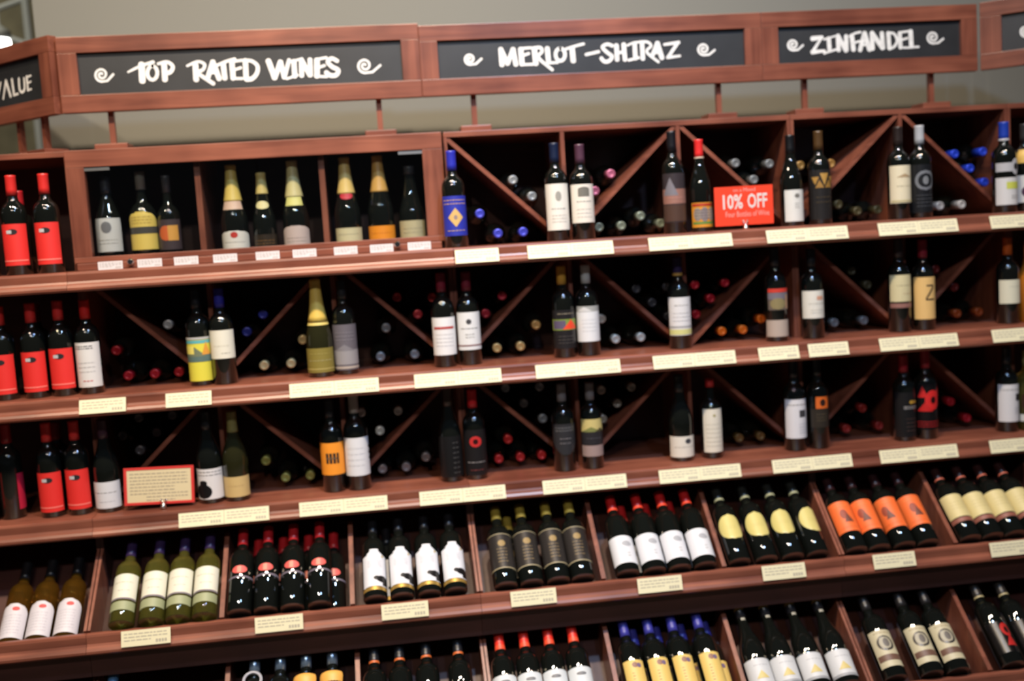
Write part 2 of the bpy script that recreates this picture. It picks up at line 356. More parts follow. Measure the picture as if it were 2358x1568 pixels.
T3 = [([(1870,89),(1893,86)],13,10,0), ([(1891,88),(1871,119)],7,9,0), ([(1870,120),(1899,117)],12,7,0), ([(1897,91),(1923,83)],5,5,0), ([(1908,88),(1910,115)],12,12,0), ([(1897,123),(1925,114)],6,6,0),
 ([(1929,82),(1931,116)],12,12,0), ([(1929,82),(1948,117)],12,12,0), ([(1948,83),(1949,116)],12,12,0), ([(1961,82),(1965,115)],13,13,0), ([(1956,84),(1968,77),(1981,74)],6,6,1), ([(1965,99),(1979,95)],6,6,0),
 ([(1990,76),(1980,116)],12,12,0), ([(1990,76),(2002,115)],13,13,0), ([(1984,104),(1997,103)],6,6,0), ([(2007,76),(2009,113)],12,12,0), ([(2007,76),(2032,111)],13,13,0), ([(2030,76),(2033,111)],12,12,0),
 ([(2045,76),(2047,111)],12,12,0), ([(2044,76),(2058,78),(2065,93),(2059,107),(2047,113)],7,8,1), ([(2071,76),(2073,110)],12,12,0), ([(2071,75),(2093,72)],6,6,0), ([(2073,93),(2089,88)],6,6,0), ([(2073,110),(2093,110)],6,6,0),
 ([(2096,72),(2098,108)],13,13,0), ([(2098,109),(2115,108)],6,6,0)]
W3 = [(swirl(1826,103,13,1849,104),5.5,6,0)]; W3b = [(swirl(2148,86,14,2172,89),5.5,6,0)]

# ------------------------------------------------------------------ header signs
SZ0, SZ1 = .617+OZ, .850+OZ
def header(label, x0, x1, org, ang, text, swirls, postx, inx=.06, zt=SZ1, bases=True):
    """sign whose left corner stands at org, turned by ang about z"""
    t = thing('header_sign', label, 'sign', (org[0], org[1], TOPO), (0, 0, ang))
    bpy.context.view_layer.update()
    z0, z1 = SZ0-TOPO, zt-TOPO
    rl = .056; ru = .052
    bx('top_rail', WH, t, x0, x1, 0, .03, z1-ru, z1, bev=.002)
    bx('bottom_rail', WH, t, x0, x1, 0, .03, z0, z0+rl, bev=.002)
    bx('stile', WV, t, x0, x0+inx, 0, .0295, z0+rl, z1-ru, bev=.001)
    bx('stile', WV, t, x1-inx, x1, 0, .0295, z0+rl, z1-ru, bev=.001)
    bd = bx('chalkboard', BOARD, t, x0+inx-.004, x1-inx+.004, .013, .022, z0+rl-.003, z1-ru+.003)
    n = Matrix.Rotation(ang, 3, 'Z') @ Vector((0, -1, 0)); p0 = Vector((org[0], org[1], 2)) - n*.013
    if text: tag(letters(text, (p0, n), t, 'lettering'), 'white hand-painted brush lettering')
    for s in swirls: letters(s, (p0, n), t, 'swirl')
    for px in postx:
        bx('post', WV, t, px-.009, px+.009, .008, .026, .022, z0+.02) if False else bx('post', WV, t, px-.009, px+.009, .031, .049, .030, z0+.10)
        bx('post_base', WH, t, px-.052, px+.052, -.005, .085, 0.0003, .030, bev=.003)
    return t
YS = .25
header('header sign lettered TOP RATED WINES above the glass case', 0, 1.1622, (-1.197, YS), 0, T1, (W1, W1b), (.142, 1.015), zt=.858+OZ)
header('header sign lettered MERLOT -SHIRAZ in the middle', 0, 1.186, (-.034, YS), 0, T2, (W2, W2b), (.173, 1.035))
header('header sign lettered ZINFANDEL on the right', 0, .7965, (1.1528, YS), 0, T3, (W3, W3b), (.163, .637))
VAL = [([(-22,196),(-6,232)],9,9,0), ([(-6,232),(2,190)],6,6,0), ([(8,228),(14,186)],6,7,0), ([(14,186),(25,222)],9,9,0), ([(28,183),(33,219)],9,9,0), ([(33,219),(42,216)],6,6,0), ([(44,181),(46,206),(52,212),(57,204),(56,180)],8,7,1), ([(62,176),(65,208)],8,8,0), ([(62,178),(72,174)],5,5,0), ([(64,192),(72,188)],5,5,0), ([(65,208),(73,205)],5,5,0)]
a = R(40); Lx = 1.16
org = (-1.219 - Lx*math.cos(a), YS + Lx*math.sin(a))
header('header sign lettered VALUE turned away at the left edge', 0, Lx, org, -a, VAL, (), (Lx-.12, Lx-.26), zt=.866+OZ)
header('header sign with a chalk swirl angled inwards at the right edge', 0, 1.0, (1.955, YS-.006), -R(38), None, ([(swirl(2362,72,13,2385,74),6,6,0)],), (.2,), inx=.07, zt=.852+OZ)

# ------------------------------------------------------------------ bottles
def prof(kind, h, r):
    B = {'bordeaux': [(.92, 0), (1, .009), (1, .605), (.99, .632), (.96, .655), (.905, .677), (.825, .697), (.72, .714), (.60, .728), (.50, .743), (.435, .762), (.40, .79), (.385, .86), (.38, .985), (.40, 1)],
         'burgundy': [(.92, 0), (1, .009), (1, .45), (.985, .485), (.95, .52), (.89, .555), (.81, .59), (.71, .63), (.61, .67), (.52, .71), (.455, .75), (.40, .80), (.365, .86), (.36, .985), (.38, 1)],
         'champagne': [(.92, 0), (1, .009), (1, .36), (.975, .41), (.91, .46), (.82, .51), (.73, .56), (.64, .62), (.56, .68), (.49, .75), (.435, .82), (.39, .90), (.37, .94), (.37, .96), (.40, .985), (.36, 1)],
         'squat': [(.85, 0), (1, .02), (1, .50), (.95, .56), (.70, .62), (.42, .66), (.36, .72), (.34, .98), (.36, 1)]}[kind]
    return [(a*r, b*h) for a, b in B]
def rad(P, z):
    for (r0, z0), (r1, z1) in zip(P, P[1:]):
        if z0 <= z <= z1: return r0+(r1-r0)*(z-z0)/max(1e-9, z1-z0)
    return P[-1][0]
def wfun(shape):
    if shape == 'oval': return lambda v: math.sqrt(max(0, 1-(2*v-1)**2))
    if shape == 'arch': return lambda v: 1 if v < .72 else math.sqrt(max(.0, 1-((v-.72)/.29)**2))
    if shape == 'neck': return lambda v: 1 if v < .84 else (1-(v-.84)/.06*.55 if v < .90 else .32)
    if shape == 'shield': return lambda v: 1 if v > .45 else .25+.75*math.sin(v/.45*math.pi/2)
    if shape == 'dia': return lambda v: 1-abs(2*v-1)
    if shape == 'tri': return lambda v: 1-v
    return lambda v: 1
def patch(bm, P, A, c, z0, z1, off, shape='rect', mi=0, nu=8, nv=None):
    """curved patch: angle centre c, half angle A"""
    nu = max(2, math.ceil(math.degrees(2*A)/7.5)); f = wfun(shape); nv = nv or (4 if shape == 'rect' else 18); g = []
    for j in range(nv+1):
        v = j/nv; z = z0+(z1-z0)*v; ww = f(v); row = []
        for i in range(nu+1):
            th = c + A*ww*(2*i/nu-1); rr = rad(P, z)+off
            row.append(bm.verts.new((rr*math.sin(th), -rr*math.cos(th), z)))
        g.append(row)
    for j in range(nv):
        for i in range(nu):
            try:
                fc = bm.faces.new((g[j][i], g[j][i+1], g[j+1][i+1], g[j+1][i])); fc.material_index = mi; fc.smooth = True
            except ValueError: pass
def ring(bm, P, z0, z1, off, mi=0, seg=28):
    zs = sorted({z0, z1, *[z for _, z in P if z0 < z < z1]})
    lathe(bm, [(rad(P, z)+off, z) for z in zs], seg, mi, cap=False)
FONT = {}
def text_tris(s, bold=0):
    if s in FONT: return FONT[s]
    cu = bpy.data.curves.new('t', 'FONT'); cu.body = s; cu.resolution_u = 2; cu.offset = .022 if s in ('10%', 'OFF', 'Z') else 0; o = bpy.data.objects.new('t', cu); C.objects.link(o)
    dg = bpy.context.evaluated_depsgraph_get(); me = bpy.data.meshes.new_from_object(o.evaluated_get(dg))
    vs = [tuple(v.co[:2]) for v in me.vertices]; fs = [tuple(p.vertices) for p in me.polygons]
    bpy.data.objects.remove(o); bpy.data.curves.remove(cu); bpy.data.meshes.remove(me)
    x0 = min(v[0] for v in vs); x1 = max(v[0] for v in vs); y0 = min(v[1] for v in vs); y1 = max(v[1] for v in vs)
    vs = [((x-x0)/(x1-x0), (y-y0)/(y1-y0)) for x, y in vs]; FONT[s] = (vs, fs); return FONT[s]
def textpatch(bm, P, A, c, lz0, lz1, u0, v0, u1, v1, s, mi, off):
    vs, fs = text_tris(s); V = []
    for x, y in vs:
        th = c+A*(u0+(u1-u0)*x); z = lz0+(lz1-lz0)*(v0+(v1-v0)*y); rr = rad(P, z)+off
        V.append(bm.verts.new((rr*math.sin(th), -rr*math.cos(th), z)))
    for f in fs:
        try:
            fc = bm.faces.new([V[i] for i in f]); fc.material_index = mi
        except ValueError: pass
def bottle_parts(t, kind, h, r, glass, cap, labels, capz=.80, ring2=None, bare=False):
    """labels: list of dict(c=rgb, z0,z1 (fractions), A (deg), shape, turn, prints)"""
    P = prof(kind, h, r)
    bm = bmesh.new(); lathe(bm, P); link('glass', bm, glass, t, False)
    if cap:
        bm = bmesh.new(); z0 = h*capz; zs = sorted({z0, *[z for _, z in P if z > z0]})
        pr_ = [(rad(P, z)+.0012, z) for z in zs]; pr_[-1] = (pr_[-1][0], h+.0005); pr_ += [(rad(P, h)*.85, h+.0016)]
        lathe(bm, pr_, 20, 0); 
        c = link('capsule', bm, foil(cap), t)
        if ring2:
            bm = bmesh.new(); ring(bm, P, h*ring2[1], h*ring2[2], .0018); link('band', bm, cm(ring2[0], .4), c)
    for L in labels:
        A = R(L.get('A', 74)); tn = R(L.get('turn', 0)); bm = bmesh.new()
        z0, z1 = max(.05, L['z0'])*h, L['z1']*h; sh = L.get('shape', 'rect')
        if L.get('wrap'): ring(bm, P, z0, z1, .0005)
        else: patch(bm, P, A, tn, z0, z1, .0007, sh)
        lo = link(L.get('name', 'label'), bm, cm(L['c'], L.get('rough', .5), L.get('metal', 0)), t)
        pr_ = L.get('p', [])
        if pr_:
            cols = []; bm = bmesh.new()
            for i, e in enumerate(pr_):
                k, u0, v0, u1, v1, col = e[:6]
                if col not in cols: cols.append(col)
                mi = cols.index(col); of = .0012+.00010*i
                if k == 'text': textpatch(bm, P, A, tn, z0, z1, u0, v0, u1, v1, e[6], mi, of); continue
                if k == 'lines':
                    n = e[6]
                    for q in range(n):
                        vv = v0+(v1-v0)*(q+.5)/n; x = u0; rnd = random.Random(q*7+int(v0*100))
                        while x < u1-.02:
                            w_ = rnd.uniform(.08, .26); e1 = min(u1, x+w_)
                            patch(bm, P, A*(e1-x)/2, tn+A*(x+e1)/2, z0+(z1-z0)*(vv-.009), z0+(z1-z0)*(vv+.009), of, 'rect', mi, 2, 1); x = e1+.05
                    continue
                patch(bm, P, A*(u1-u0)/2, tn+A*(u0+u1)/2, z0+(z1-z0)*v0, z0+(z1-z0)*v1, of, {'r': 'rect', 'o': 'oval', 't': 'tri', 'a': 'arch', 'd': 'dia'}[k], mi, 5)
            link('label_print', bm, [cm(c) for c in cols], lo)
def copy_thing(src, loc, label, group, rotz=None):
    r_ = src.copy(); C.objects.link(r_); r_.location = loc; r_['label'] = label; r_['group'] = group
    if rotz is not None:
        e = r_.rotation_euler.copy(); e.z = rotz; r_.rotation_euler = e
    for ch in list(src.children):
        c = ch.copy(); C.objects.link(c); c.parent = r_
        for g in ch.children:
            d = g.copy(); C.objects.link(d); d.parent = c
    return r_
K = (38, 36, 38)      # print black
G1 = (120, 118, 112); G2 = (160, 158, 150)
WHT = (232, 232, 232); CRM = (232, 226, 202)

STAND = []
def settle():
    for _ in range(60):
        for i, (a, ra, sa) in enumerate(STAND):
            for b, rb, sb in STAND[i+1:]:
                if sa != sb: continue
                dx, dy = b.location.x-a.location.x, b.location.y-a.location.y; need = ra+rb+.0008
                if abs(dx) < need and dx*dx+dy*dy < need*need:
                    w_ = math.sqrt(max(0, need*need-dy*dy)); g = (w_-abs(dx))/2; sg = 1 if dx >= 0 else -1
                    a.location.x -= sg*g; b.location.x += sg*g
def stand(px, pyb, pyt, shelf, label, cap, labs, kind='bordeaux', glass=GLASS, y=.088, r=.0375, capz=.80, ring2=None, group=None, turn=0, name='wine_bottle', base=None):
    """standing bottle: px,pyb = base in the photo, pyt = top; labels given by their pixel rows"""
    p = at(px, pyb, y=y); zb = shelf if base is None else base
    top = at(px, pyt, y=y).z; h = max(.255, min(.335, top-zb))
    t = thing(name, label, 'bottle', (p.x, y, zb+.0003), (0, 0, R(turn)), group)
    LL = []
    for L in labs:
        L = dict(L); zz0 = (at(px, L.pop('yb'), y=y).z-zb)/h; zz1 = (at(px, L.pop('yt'), y=y).z-zb)/h
        L['z0'] = max(.012, zz0); L['z1'] = zz1; LL.append(L)
    STAND.append((t, r, zb)); bottle_parts(t, kind, h, r, glass, cap, LL, capz, ring2)
    return t
def Lb(c, yt, yb, p=(), **k): return dict(c=c, yt=yt, yb=yb, p=list(p), **k)
txt = [('lines', -.6, .35, .6, .62, G2, 3)]

# ---- red-labelled bottles of the left rack
RED = (224, 48, 44)
def redlab(yt, yb): return [Lb(RED, yt, yb, [('o', -.28, .74, .34, .88, (60, 56, 60)), ('r', -.36, .77, -.02, .85, (205, 205, 210)), ('r', -.9, .10, .9, .13, (250, 130, 120))], A=70)]
rg = 'red-labelled bottles in the left rack'
stand(-26, 648, 410, S1, 'red-labelled bottle cut off by the left edge on the top shelf', (190, 40, 40), redlab(516, 614), y=.07, group=rg)
stand(48, 640, 404, S1, 'red-labelled bottle on the top shelf, left one of the full pair', (205, 45, 42), redlab(516, 611), y=.07, group=rg)
stand(122, 634, 400, S1, 'red-labelled bottle on the top shelf next to the display case', (205, 45, 42), redlab(512, 608), y=.07, group=rg)
stand(60, 630, 440, S1, 'red-capped bottle behind the red-labelled pair on the top shelf', (170, 30, 36), [], y=.2, group=rg)
stand(18, 925, 705, S2, 'red-labelled bottle cut by the left edge on the second shelf', (205, 45, 42), redlab(815, 905), group=rg)
stand(90, 920, 698, S2, 'red-labelled bottle on the second shelf, left one of the touching pair', (205, 45, 42), redlab(808, 899), group=rg)
stand(153, 913, 692, S2, 'red-labelled bottle on the second shelf beside the tall white label', (205, 45, 42), redlab(800, 892), group=rg)
stand(100, 900, 700, S2, 'red-capped bottle in the second row behind the red pair, second shelf', (150, 30, 36), [], y=.22, group=rg)
stand(214, 908, 690, S2, 'bottle with tall plain white label and red cap, second shelf beside red bottles', (196, 34, 30), [Lb(WHT, 786, 888, [('lines', -.8, .84, .5, .94, K, 2), ('lines', -.3, .1, .3, .18, (200, 60, 60), 1), ('lines', -.6, .3, .5, .6, (205, 205, 205), 3)], A=74)], )
stand(-22, 1205, 985, S3, 'red-labelled bottle cut off by the left edge on the third shelf', (205, 45, 42), redlab(1095, 1185), group=rg)
stand(30, 1195, 975, S3, 'bottle turned sideways with a thin red label edge, third shelf far left', (160, 30, 36), [Lb((190, 30, 60), 1088, 1170, [], A=30, turn=78)], y=.11)
stand(127, 1196, 972, S3, 'red-labelled bottle on the third shelf, left one of the pair', (205, 45, 42), redlab(1083, 1173), group=rg)
stand(190, 1190, 968, S3, 'red-labelled bottle on the third shelf beside the low white label', (205, 45, 42), redlab(1076, 1166), group=rg)
stand(150, 1180, 972, S3, 'red-capped bottle in the second row behind the third shelf red pair', (150, 30, 36), [], y=.21, group=rg)

# ---- top shelf, middle and right racks
stand(1052, 568, 348, S1, 'bottle with royal blue label, gold diamond and blue cap, top shelf', (42, 48, 170), [Lb((38, 48, 160), 452, 543, [('lines', -.8, .76, .8, .94, (200, 160, 90), 2), ('d', -.5, .22, .5, .70, (206, 170, 105)), ('o', -.12, .40, .12, .52, (150, 130, 130)), ('lines', -.6, .06, .6, .2, (190, 160, 110), 1)], A=74)], y=.048)
stand(1287, 552, 330, S1, 'navy-capped bottle with tall cream label, top shelf, left of the touching pair', (28, 40, 72), [Lb((238, 234, 224), 424, 530, [('o', -.2, .62, .2, .84, G2), ('lines', -.5, .42, .5, .5, G2, 1), ('lines', -.5, .15, .5, .35, (205, 200, 190), 3)], A=74)], y=.07)
stand(1345, 548, 333, S1, 'mauve-capped bottle with cream label and dark crest, top shelf', (96, 62, 82), [Lb((236, 230, 218), 425, 513, [('a', -.38, .68, .38, .93, (110, 108, 100)), ('lines', -.5, .5, .5, .6, G1, 1), ('lines', -.5, .1, .5, .4, (205, 200, 190), 3)], A=76)], y=.07)
stand(1556, 545, 303, S1, 'tall bottle with dusky brown mountain label, top shelf by the red-capped one', (30, 30, 36), [Lb((70, 62, 66), 400, 512, [('r', -1, .38, 1, .68, (146, 104, 92)), ('t', -.9, .55, .1, .92, (125, 122, 130)), ('r', -1, .02, 1, .36, (96, 72, 62)), ('lines', -.6, .46, .6, .55, (170, 120, 110), 1)], A=80)], y=.09)
stand(1617, 533, 322, S1, 'red-capped bottle with colourful orange patterned label, left of the discount sign', (214, 44, 44), [Lb((208, 140, 40), 467, 527, [('r', -.9, .12, .9, .22, (90, 130, 60)), ('o', -.8, .25, -.2, .8, (150, 140, 130)), ('o', -.3, .22, .3, .82, (130, 120, 120)), ('o', .2, .25, .85, .8, (160, 140, 120)), ('r', -.9, .86, .9, .96, (170, 50, 30)), ('lines', -.7, .3, .7, .75, (60, 60, 60), 4)], A=74)], kind='burgundy', y=.08, r=.036, ring2=((225, 200, 180), .80, .815))
stand(1825, 522, 312, S1, 'black-necked bottle with narrow plain white label, right of the discount sign', (26, 28, 32), [Lb((232, 232, 226), 438, 512, [('o', -.1, .74, .35, .88, G1), ('lines', -.1, .4, .3, .6, G2, 3)], A=58)], kind='burgundy', y=.08, r=.0375)
stand(1890, 520, 303, S1, 'bottle with gold arrow-patterned dark label and bronze cap, top shelf', (96, 70, 40), [Lb((46, 44, 44), 392, 512, [('t', -.8, .86, -.3, .70, (168, 128, 60)), ('t', -.25, .93, .3, .68, (176, 136, 66)), ('t', .35, .86, .85, .70, (168, 128, 60)), ('t', -.55, .64, .0, .8, (150, 112, 50)), ('t', .05, .64, .6, .8, (150, 112, 50)), ('lines', -.5, .3, .5, .5, (90, 78, 60), 2)], A=80)], y=.09)
stand(2072, 507, 293, S1, 'bottle with tall cream landscape label, top shelf below the divider', (52, 42, 40), [Lb((238, 228, 196), 382, 468, [('t', -.5, .68, .6, .78, (176, 152, 116)), ('lines', -.5, .4, .5, .5, (196, 186, 150), 1), ('r', -.9, .02, .9, .08, (206, 196, 150))], A=76)], y=.08)
stand(2121, 504, 290, S1, 'silver-capped dark bottle with an etched round emblem, top shelf', (186, 190, 196), [Lb((34, 36, 40), 380, 490, [('o', -.7, .46, .7, .88, (110, 114, 120)), ('o', -.5, .52, .5, .82, (36, 38, 42)), ('o', -.2, .58, .2, .76, (120, 124, 128)), ('lines', -.6, .1, .6, .4, (84, 88, 94), 4)], A=76)], y=.08)
stand(2314, 488, 282, S1, 'blue-capped bottle with grey key-shaped neck strip and lime-marked label, top shelf', (30, 62, 168), [Lb((196, 196, 200), 376, 396, [], A=72), Lb((200, 200, 204), 366, 404, [('o', -.5, .3, .5, .7, K)], A=26, shape='oval', turn=28, name='seal'), Lb((226, 226, 226), 410, 472, [('r', -.3, .58, .95, .84, (200, 206, 90)), ('lines', .0, .2, .8, .36, G1, 2)], A=74, shape='rect')], y=.07, r=.040, ring2=((220, 220, 226), .80, .82))
stand(2362, 484, 286, S1, 'bottle with yellow neck band cut off by the right edge, top shelf', (60, 60, 60), [Lb((228, 186, 96), 345, 376, [], A=70), Lb((224, 224, 222), 404, 466, [('o', -.7, .2, .1, .6, (90, 60, 90))], A=72)], y=.10, r=.040)

# ---- second shelf
stand(468, 888, 665, S2, 'bottle with painted green and yellow landscape label, second shelf', (30, 30, 34), [Lb((214, 206, 70), 774, 877, [('r', -1, .86, 1, .93, (90, 170, 180)), ('r', -1, .44, 1, .62, (86, 110, 106)), ('t', -.9, .56, .6, .78, (110, 120, 96)), ('r', -1, .62, -.2, .8, (226, 214, 110)), ('t', .3, .6, .9, .9, (214, 150, 60)), ('r', -1, .95, 1, 1, (190, 190, 190))], A=72)], turn=-4)
stand(521, 884, 663, S2, 'blue-capped bottle with high square cream label, second shelf', (40, 40, 140), [Lb((234, 232, 216), 758, 823, [('lines', -.5, .4, .5, .5, (214, 210, 190), 1), ('lines', .0, .14, .5, .24, (170, 166, 150), 1)], A=78)], y=.075)
stand(742, 868, 642, S2, 'gold-foiled sparkling wine bottle with olive label, second shelf', (206, 176, 84), [Lb((128, 116, 52), 799, 861, [('lines', -.7, .42, .7, .58, (190, 184, 140), 1), ('lines', -.6, .7, .6, .85, (166, 156, 90), 1), ('r', -1, .12, 1, .17, (170, 156, 90))], A=76, shape='rect'), Lb((214, 194, 110), 728, 747, [], A=60, wrap=True, name='neck_label')], kind='champagne', glass=GREEN, r=.0425, capz=.56, name='sparkling_wine_bottle', y=.072)
stand(801, 862, 645, S2, 'bottle with tall grey marbled label, second shelf beside gold-foiled one', (34, 34, 38), [Lb((96, 92, 100), 745, 851, [('r', -1, .12, 1, .44, (150, 148, 152)), ('t', -.7, .42, .6, .56, (120, 118, 124)), ('lines', -.6, .62, .6, .86, (130, 126, 134), 3), ('r', -1, .03, 1, .08, (180, 170, 160))], A=80)])
stand(1028, 847, 628, S2, 'bottle with white label crossed by a red bar, second shelf', (116, 26, 44), [Lb((236, 236, 238), 729, 815, [('r', -.72, .69, .68, .755, (172, 66, 62)), ('lines', -.6, .2, .6, .6, (214, 214, 216), 4)], A=78)], y=.08)
stand(1085, 841, 626, S2, 'bottle with white crested label and low maroon stripe, second shelf', (110, 28, 44), [Lb((228, 230, 232), 717, 803, [('o', -.2, .68, .14, .82, (84, 84, 88)), ('lines', -.6, .52, .6, .62, G1, 1), ('r', -1, .10, 1, .135, (120, 70, 70)), ('lines', -.3, .3, .3, .45, G2, 2)], A=76)], y=.085)
stand(1303, 827, 612, S2, 'gold-capped dark bottle with bright orange and green band label, second shelf', (184, 136, 50), [Lb((44, 42, 44), 712, 800, [('r', -1, .48, 1, .76, (120, 140, 60)), ('r', -.85, .51, 0, .73, (90, 80, 104)), ('t', -.2, .5, .9, .75, (228, 70, 40)), ('lines', -.5, .86, .6, .95, (150, 140, 120), 1), ('lines', -.5, .1, .5, .36, (96, 92, 90), 3)], A=80)])
stand(1358, 823, 610, S2, 'white-capped bottle with white label under a torn-edge top strip, second shelf', (186, 188, 188), [Lb((232, 234, 238), 716, 784, [('lines', -.5, .3, .5, .8, (214, 216, 220), 4)], A=80), Lb((170, 172, 170), 703, 716, [('t', -.9, .1, .2, .9, (220, 220, 220))], A=76, name='top_strip')])
stand(1568, 804, 592, S2, 'purple-capped bottle with white label and yellow lower band, second shelf', (52, 38, 84), [Lb((230, 230, 232), 683, 770, [('r', -1, .02, 1, .16, (216, 214, 142)), ('r', -1, .2, 1, .25, (176, 176, 176)), ('lines', -.5, .74, .5, .84, G2, 1), ('lines', -.6, .34, .6, .64, (208, 208, 210), 3)], A=78)], ring2=((176, 140, 70), .80, .83))
stand(1790, 787, 570, S2, 'dark bottle with red-topped picture and separate tan lower label, second shelf', (36, 34, 38), [Lb((104, 92, 84), 663, 712, [('r', -1, .82, 1, 1, (196, 56, 44)), ('r', -1, .5, 1, .8, (112, 106, 118)), ('o', -.8, .02, .5, .56, (134, 122, 84)), ('r', .5, .05, .8, .7, (170, 130, 100))], A=62, name='picture_label'), Lb((188, 172, 160), 735, 773, [], A=82)])
stand(1873, 781, 573, S2, 'bottle with cream square label and small orange mark, second shelf', (34, 34, 38), [Lb((232, 230, 220), 668, 731, [('r', .02, .66, .5, .8, (222, 168, 140)), ('lines', -.5, .48, .8, .58, (176, 174, 160), 1), ('lines', -.4, .15, .5, .35, (206, 204, 190), 2)], A=80)])
stand(2073, 764, 550, S2, 'bottle with cream label and pinkish lower stripe, second shelf', (62, 50, 50), [Lb((222, 212, 168), 632, 693, [('lines', -.5, .55, .8, .66, (150, 140, 110), 1), ('lines', -.1, .25, .7, .34, (206, 170, 130), 1)], A=78), Lb((146, 104, 96), 697, 707, [], A=78, name='lower_strip')])
stand(2128, 760, 552, S2, 'tan-labelled bottle marked with a large letter Z, second shelf', (140, 30, 48), [Lb((222, 184, 118), 637, 733, [('r', -.15, .78, .36, .815, (70, 52, 50)), ('r', -.2, .45, .42, .485, (70, 52, 50)), *[('r', -.2+.062*q, .48+.036*q, -.10+.062*q, .525+.036*q, (70, 52, 50)) for q in range(8)]], A=80)])
stand(2326, 747, 547, S2, 'orange-capped bottle with square cream label, second shelf right end', (196, 88, 28), [Lb((232, 230, 206), 643, 697, [('lines', -.3, .66, .9, .76, (180, 178, 160), 1), ('o', .6, .2, .8, .32, G1)], A=78)])
stand(2366, 744, 556, S2, 'slim bottle of orange wine cut off by the right edge, second shelf', (176, 100, 50), [], glass=mat('orange_wine_glass', (.36, .12, .012), .06), y=.085, kind='burgundy')

# ---- third shelf
stand(255, 1184, 965, S3, 'bottle with low plain white label, left of the framed card', (74, 44, 58), [Lb((228, 230, 236), 1104, 1175, [('lines', -.7, .55, .7, .64, G1, 1), ('lines', -.4, .2, .5, .32, (206, 206, 212), 1)], A=78)], kind='burgundy', r=.040)
stand(490, 1157, 945, S3, 'bottle with white label and round black silhouette, right of the framed card', (28, 30, 34), [Lb((232, 230, 232), 1074, 1150, [('lines', -.95, .74, .85, .95, (40, 38, 40), 2), ('o', -.85, .02, .15, .5, (30, 28, 30)), ('a', -.55, .4, -.1, .62, (30, 28, 30))], A=80)], kind='burgundy', r=.040)
stand(550, 1156, 946, S3, 'olive glass bottle with tan label and khaki cap, third shelf', (124, 118, 70), [Lb((214, 186, 126), 1092, 1141, [('lines', -.5, .5, .5, .6, (190, 160, 110), 1)], A=80)], kind='burgundy', glass=GREEN, r=.040, capz=.77)
stand(773, 1135, 918, S3, 'bottle with orange label bearing a small dark grid, third shelf', (30, 30, 36), [Lb((240, 150, 44), 1015, 1088, [('r', -.38, .36, -.22, .68, (70, 56, 52)), ('r', -.16, .36, 0, .68, (70, 56, 52)), ('r', .06, .36, .22, .68, (70, 56, 52)), ('r', -.38, .5, .4, .54, (110, 90, 70)), ('r', .28, .36, .42, .68, (70, 56, 52))], A=80)])
stand(829, 1130, 905, S3, 'white-labelled bottle with torn right label edge, right of the orange label', (158, 152, 146), [Lb((232, 234, 240), 1003, 1090, [('lines', -.6, .2, .5, .8, (214, 216, 222), 4), ('o', .84, .70, 1.0, .78, K), ('o', .84, .55, 1.0, .62, K), ('o', .86, .40, 1.0, .47, K)], A=80)], r=.039)
stand(1043, 1111, 890, S3, 'dark bottle with silver vertical writing on its side, third shelf', (70, 56, 48), [Lb((30, 30, 32), 1000, 1100, [('lines', .1, .05, .5, .9, (96, 96, 96), 7)], A=80)], kind='burgundy', r=.038)
stand(1099, 1106, 896, S3, 'red-capped black bottle with small red star emblem, third shelf', (190, 30, 36), [Lb((36, 34, 36), 985, 1090, [('o', -.38, .62, .38, .86, (186, 40, 40)), ('o', -.16, .68, .16, .80, (60, 24, 26)), ('lines', -.6, .24, .6, .34, (150, 146, 146), 1), ('lines', -.4, .08, .4, .16, (110, 50, 50), 1)], A=80)])
stand(1303, 1089, 883, S3, 'grey-capped bottle with dark shield label, third shelf', (116, 112, 116), [Lb((58, 58, 62), 972, 1042, [('lines', -.7, .74, .7, .92, (120, 120, 122), 2), ('lines', -.4, .3, .4, .6, (140, 136, 140), 2)], A=74, shape='shield')])
stand(1367, 1083, 880, S3, 'bottle with yellow landscape label over a pinkish strip, third shelf', (126, 122, 126), [Lb((208, 192, 124), 961, 990, [('t', -.9, 0, .6, .4, (120, 124, 70)), ('t', .1, 0, .9, .3, (96, 90, 60))], A=76), Lb((54, 52, 56), 990, 1019, [('lines', -.5, .4, .5, .6, (120, 118, 130), 1)], A=76, name='middle_label'), Lb((162, 140, 136), 1021, 1046, [], A=76, name='lower_label')], r=.036)
stand(1571, 1064, 862, S3, 'broad-shouldered dark bottle with low cream label, third shelf centre right', (26, 28, 30), [Lb((236, 230, 218), 1000, 1060, [('o', .05, .64, .42, .88, (80, 82, 90)), ('lines', -.6, .44, .7, .54, (170, 168, 160), 1)], A=80, shape='rect')], kind='burgundy', r=.041)
stand(1641, 1053, 872, S3, 'short red-capped bottle with narrow tall cream label, third shelf', (176, 26, 34), [Lb((234, 228, 212), 938, 1037, [('o', -.1, .82, .15, .88, (170, 160, 110)), ('lines', -.7, .1, .6, .7, (214, 208, 192), 6)], A=64)], r=.0355, capz=.9)
stand(1833, 1039, 828, S3, 'black-capped bottle with white label and dark square, third shelf centre right', (26, 28, 34), [Lb((230, 230, 236), 916, 1005, [('r', .04, .54, .56, .72, (80, 80, 84)), ('lines', -.8, .82, .9, .9, G1, 1), ('lines', .0, .1, .7, .4, (196, 196, 204), 4)], A=76)])
stand(1886, 1034, 824, S3, 'dark bottle with small orange square label, third shelf', (28, 30, 36), [Lb((60, 54, 48), 938, 980, [('lines', -.5, .3, .5, .8, (110, 96, 70), 3)], A=60), Lb((204, 98, 34), 910, 937, [('o', -.4, .2, .4, .8, (60, 40, 36))], A=38, turn=6, name='square_label')], r=.036)
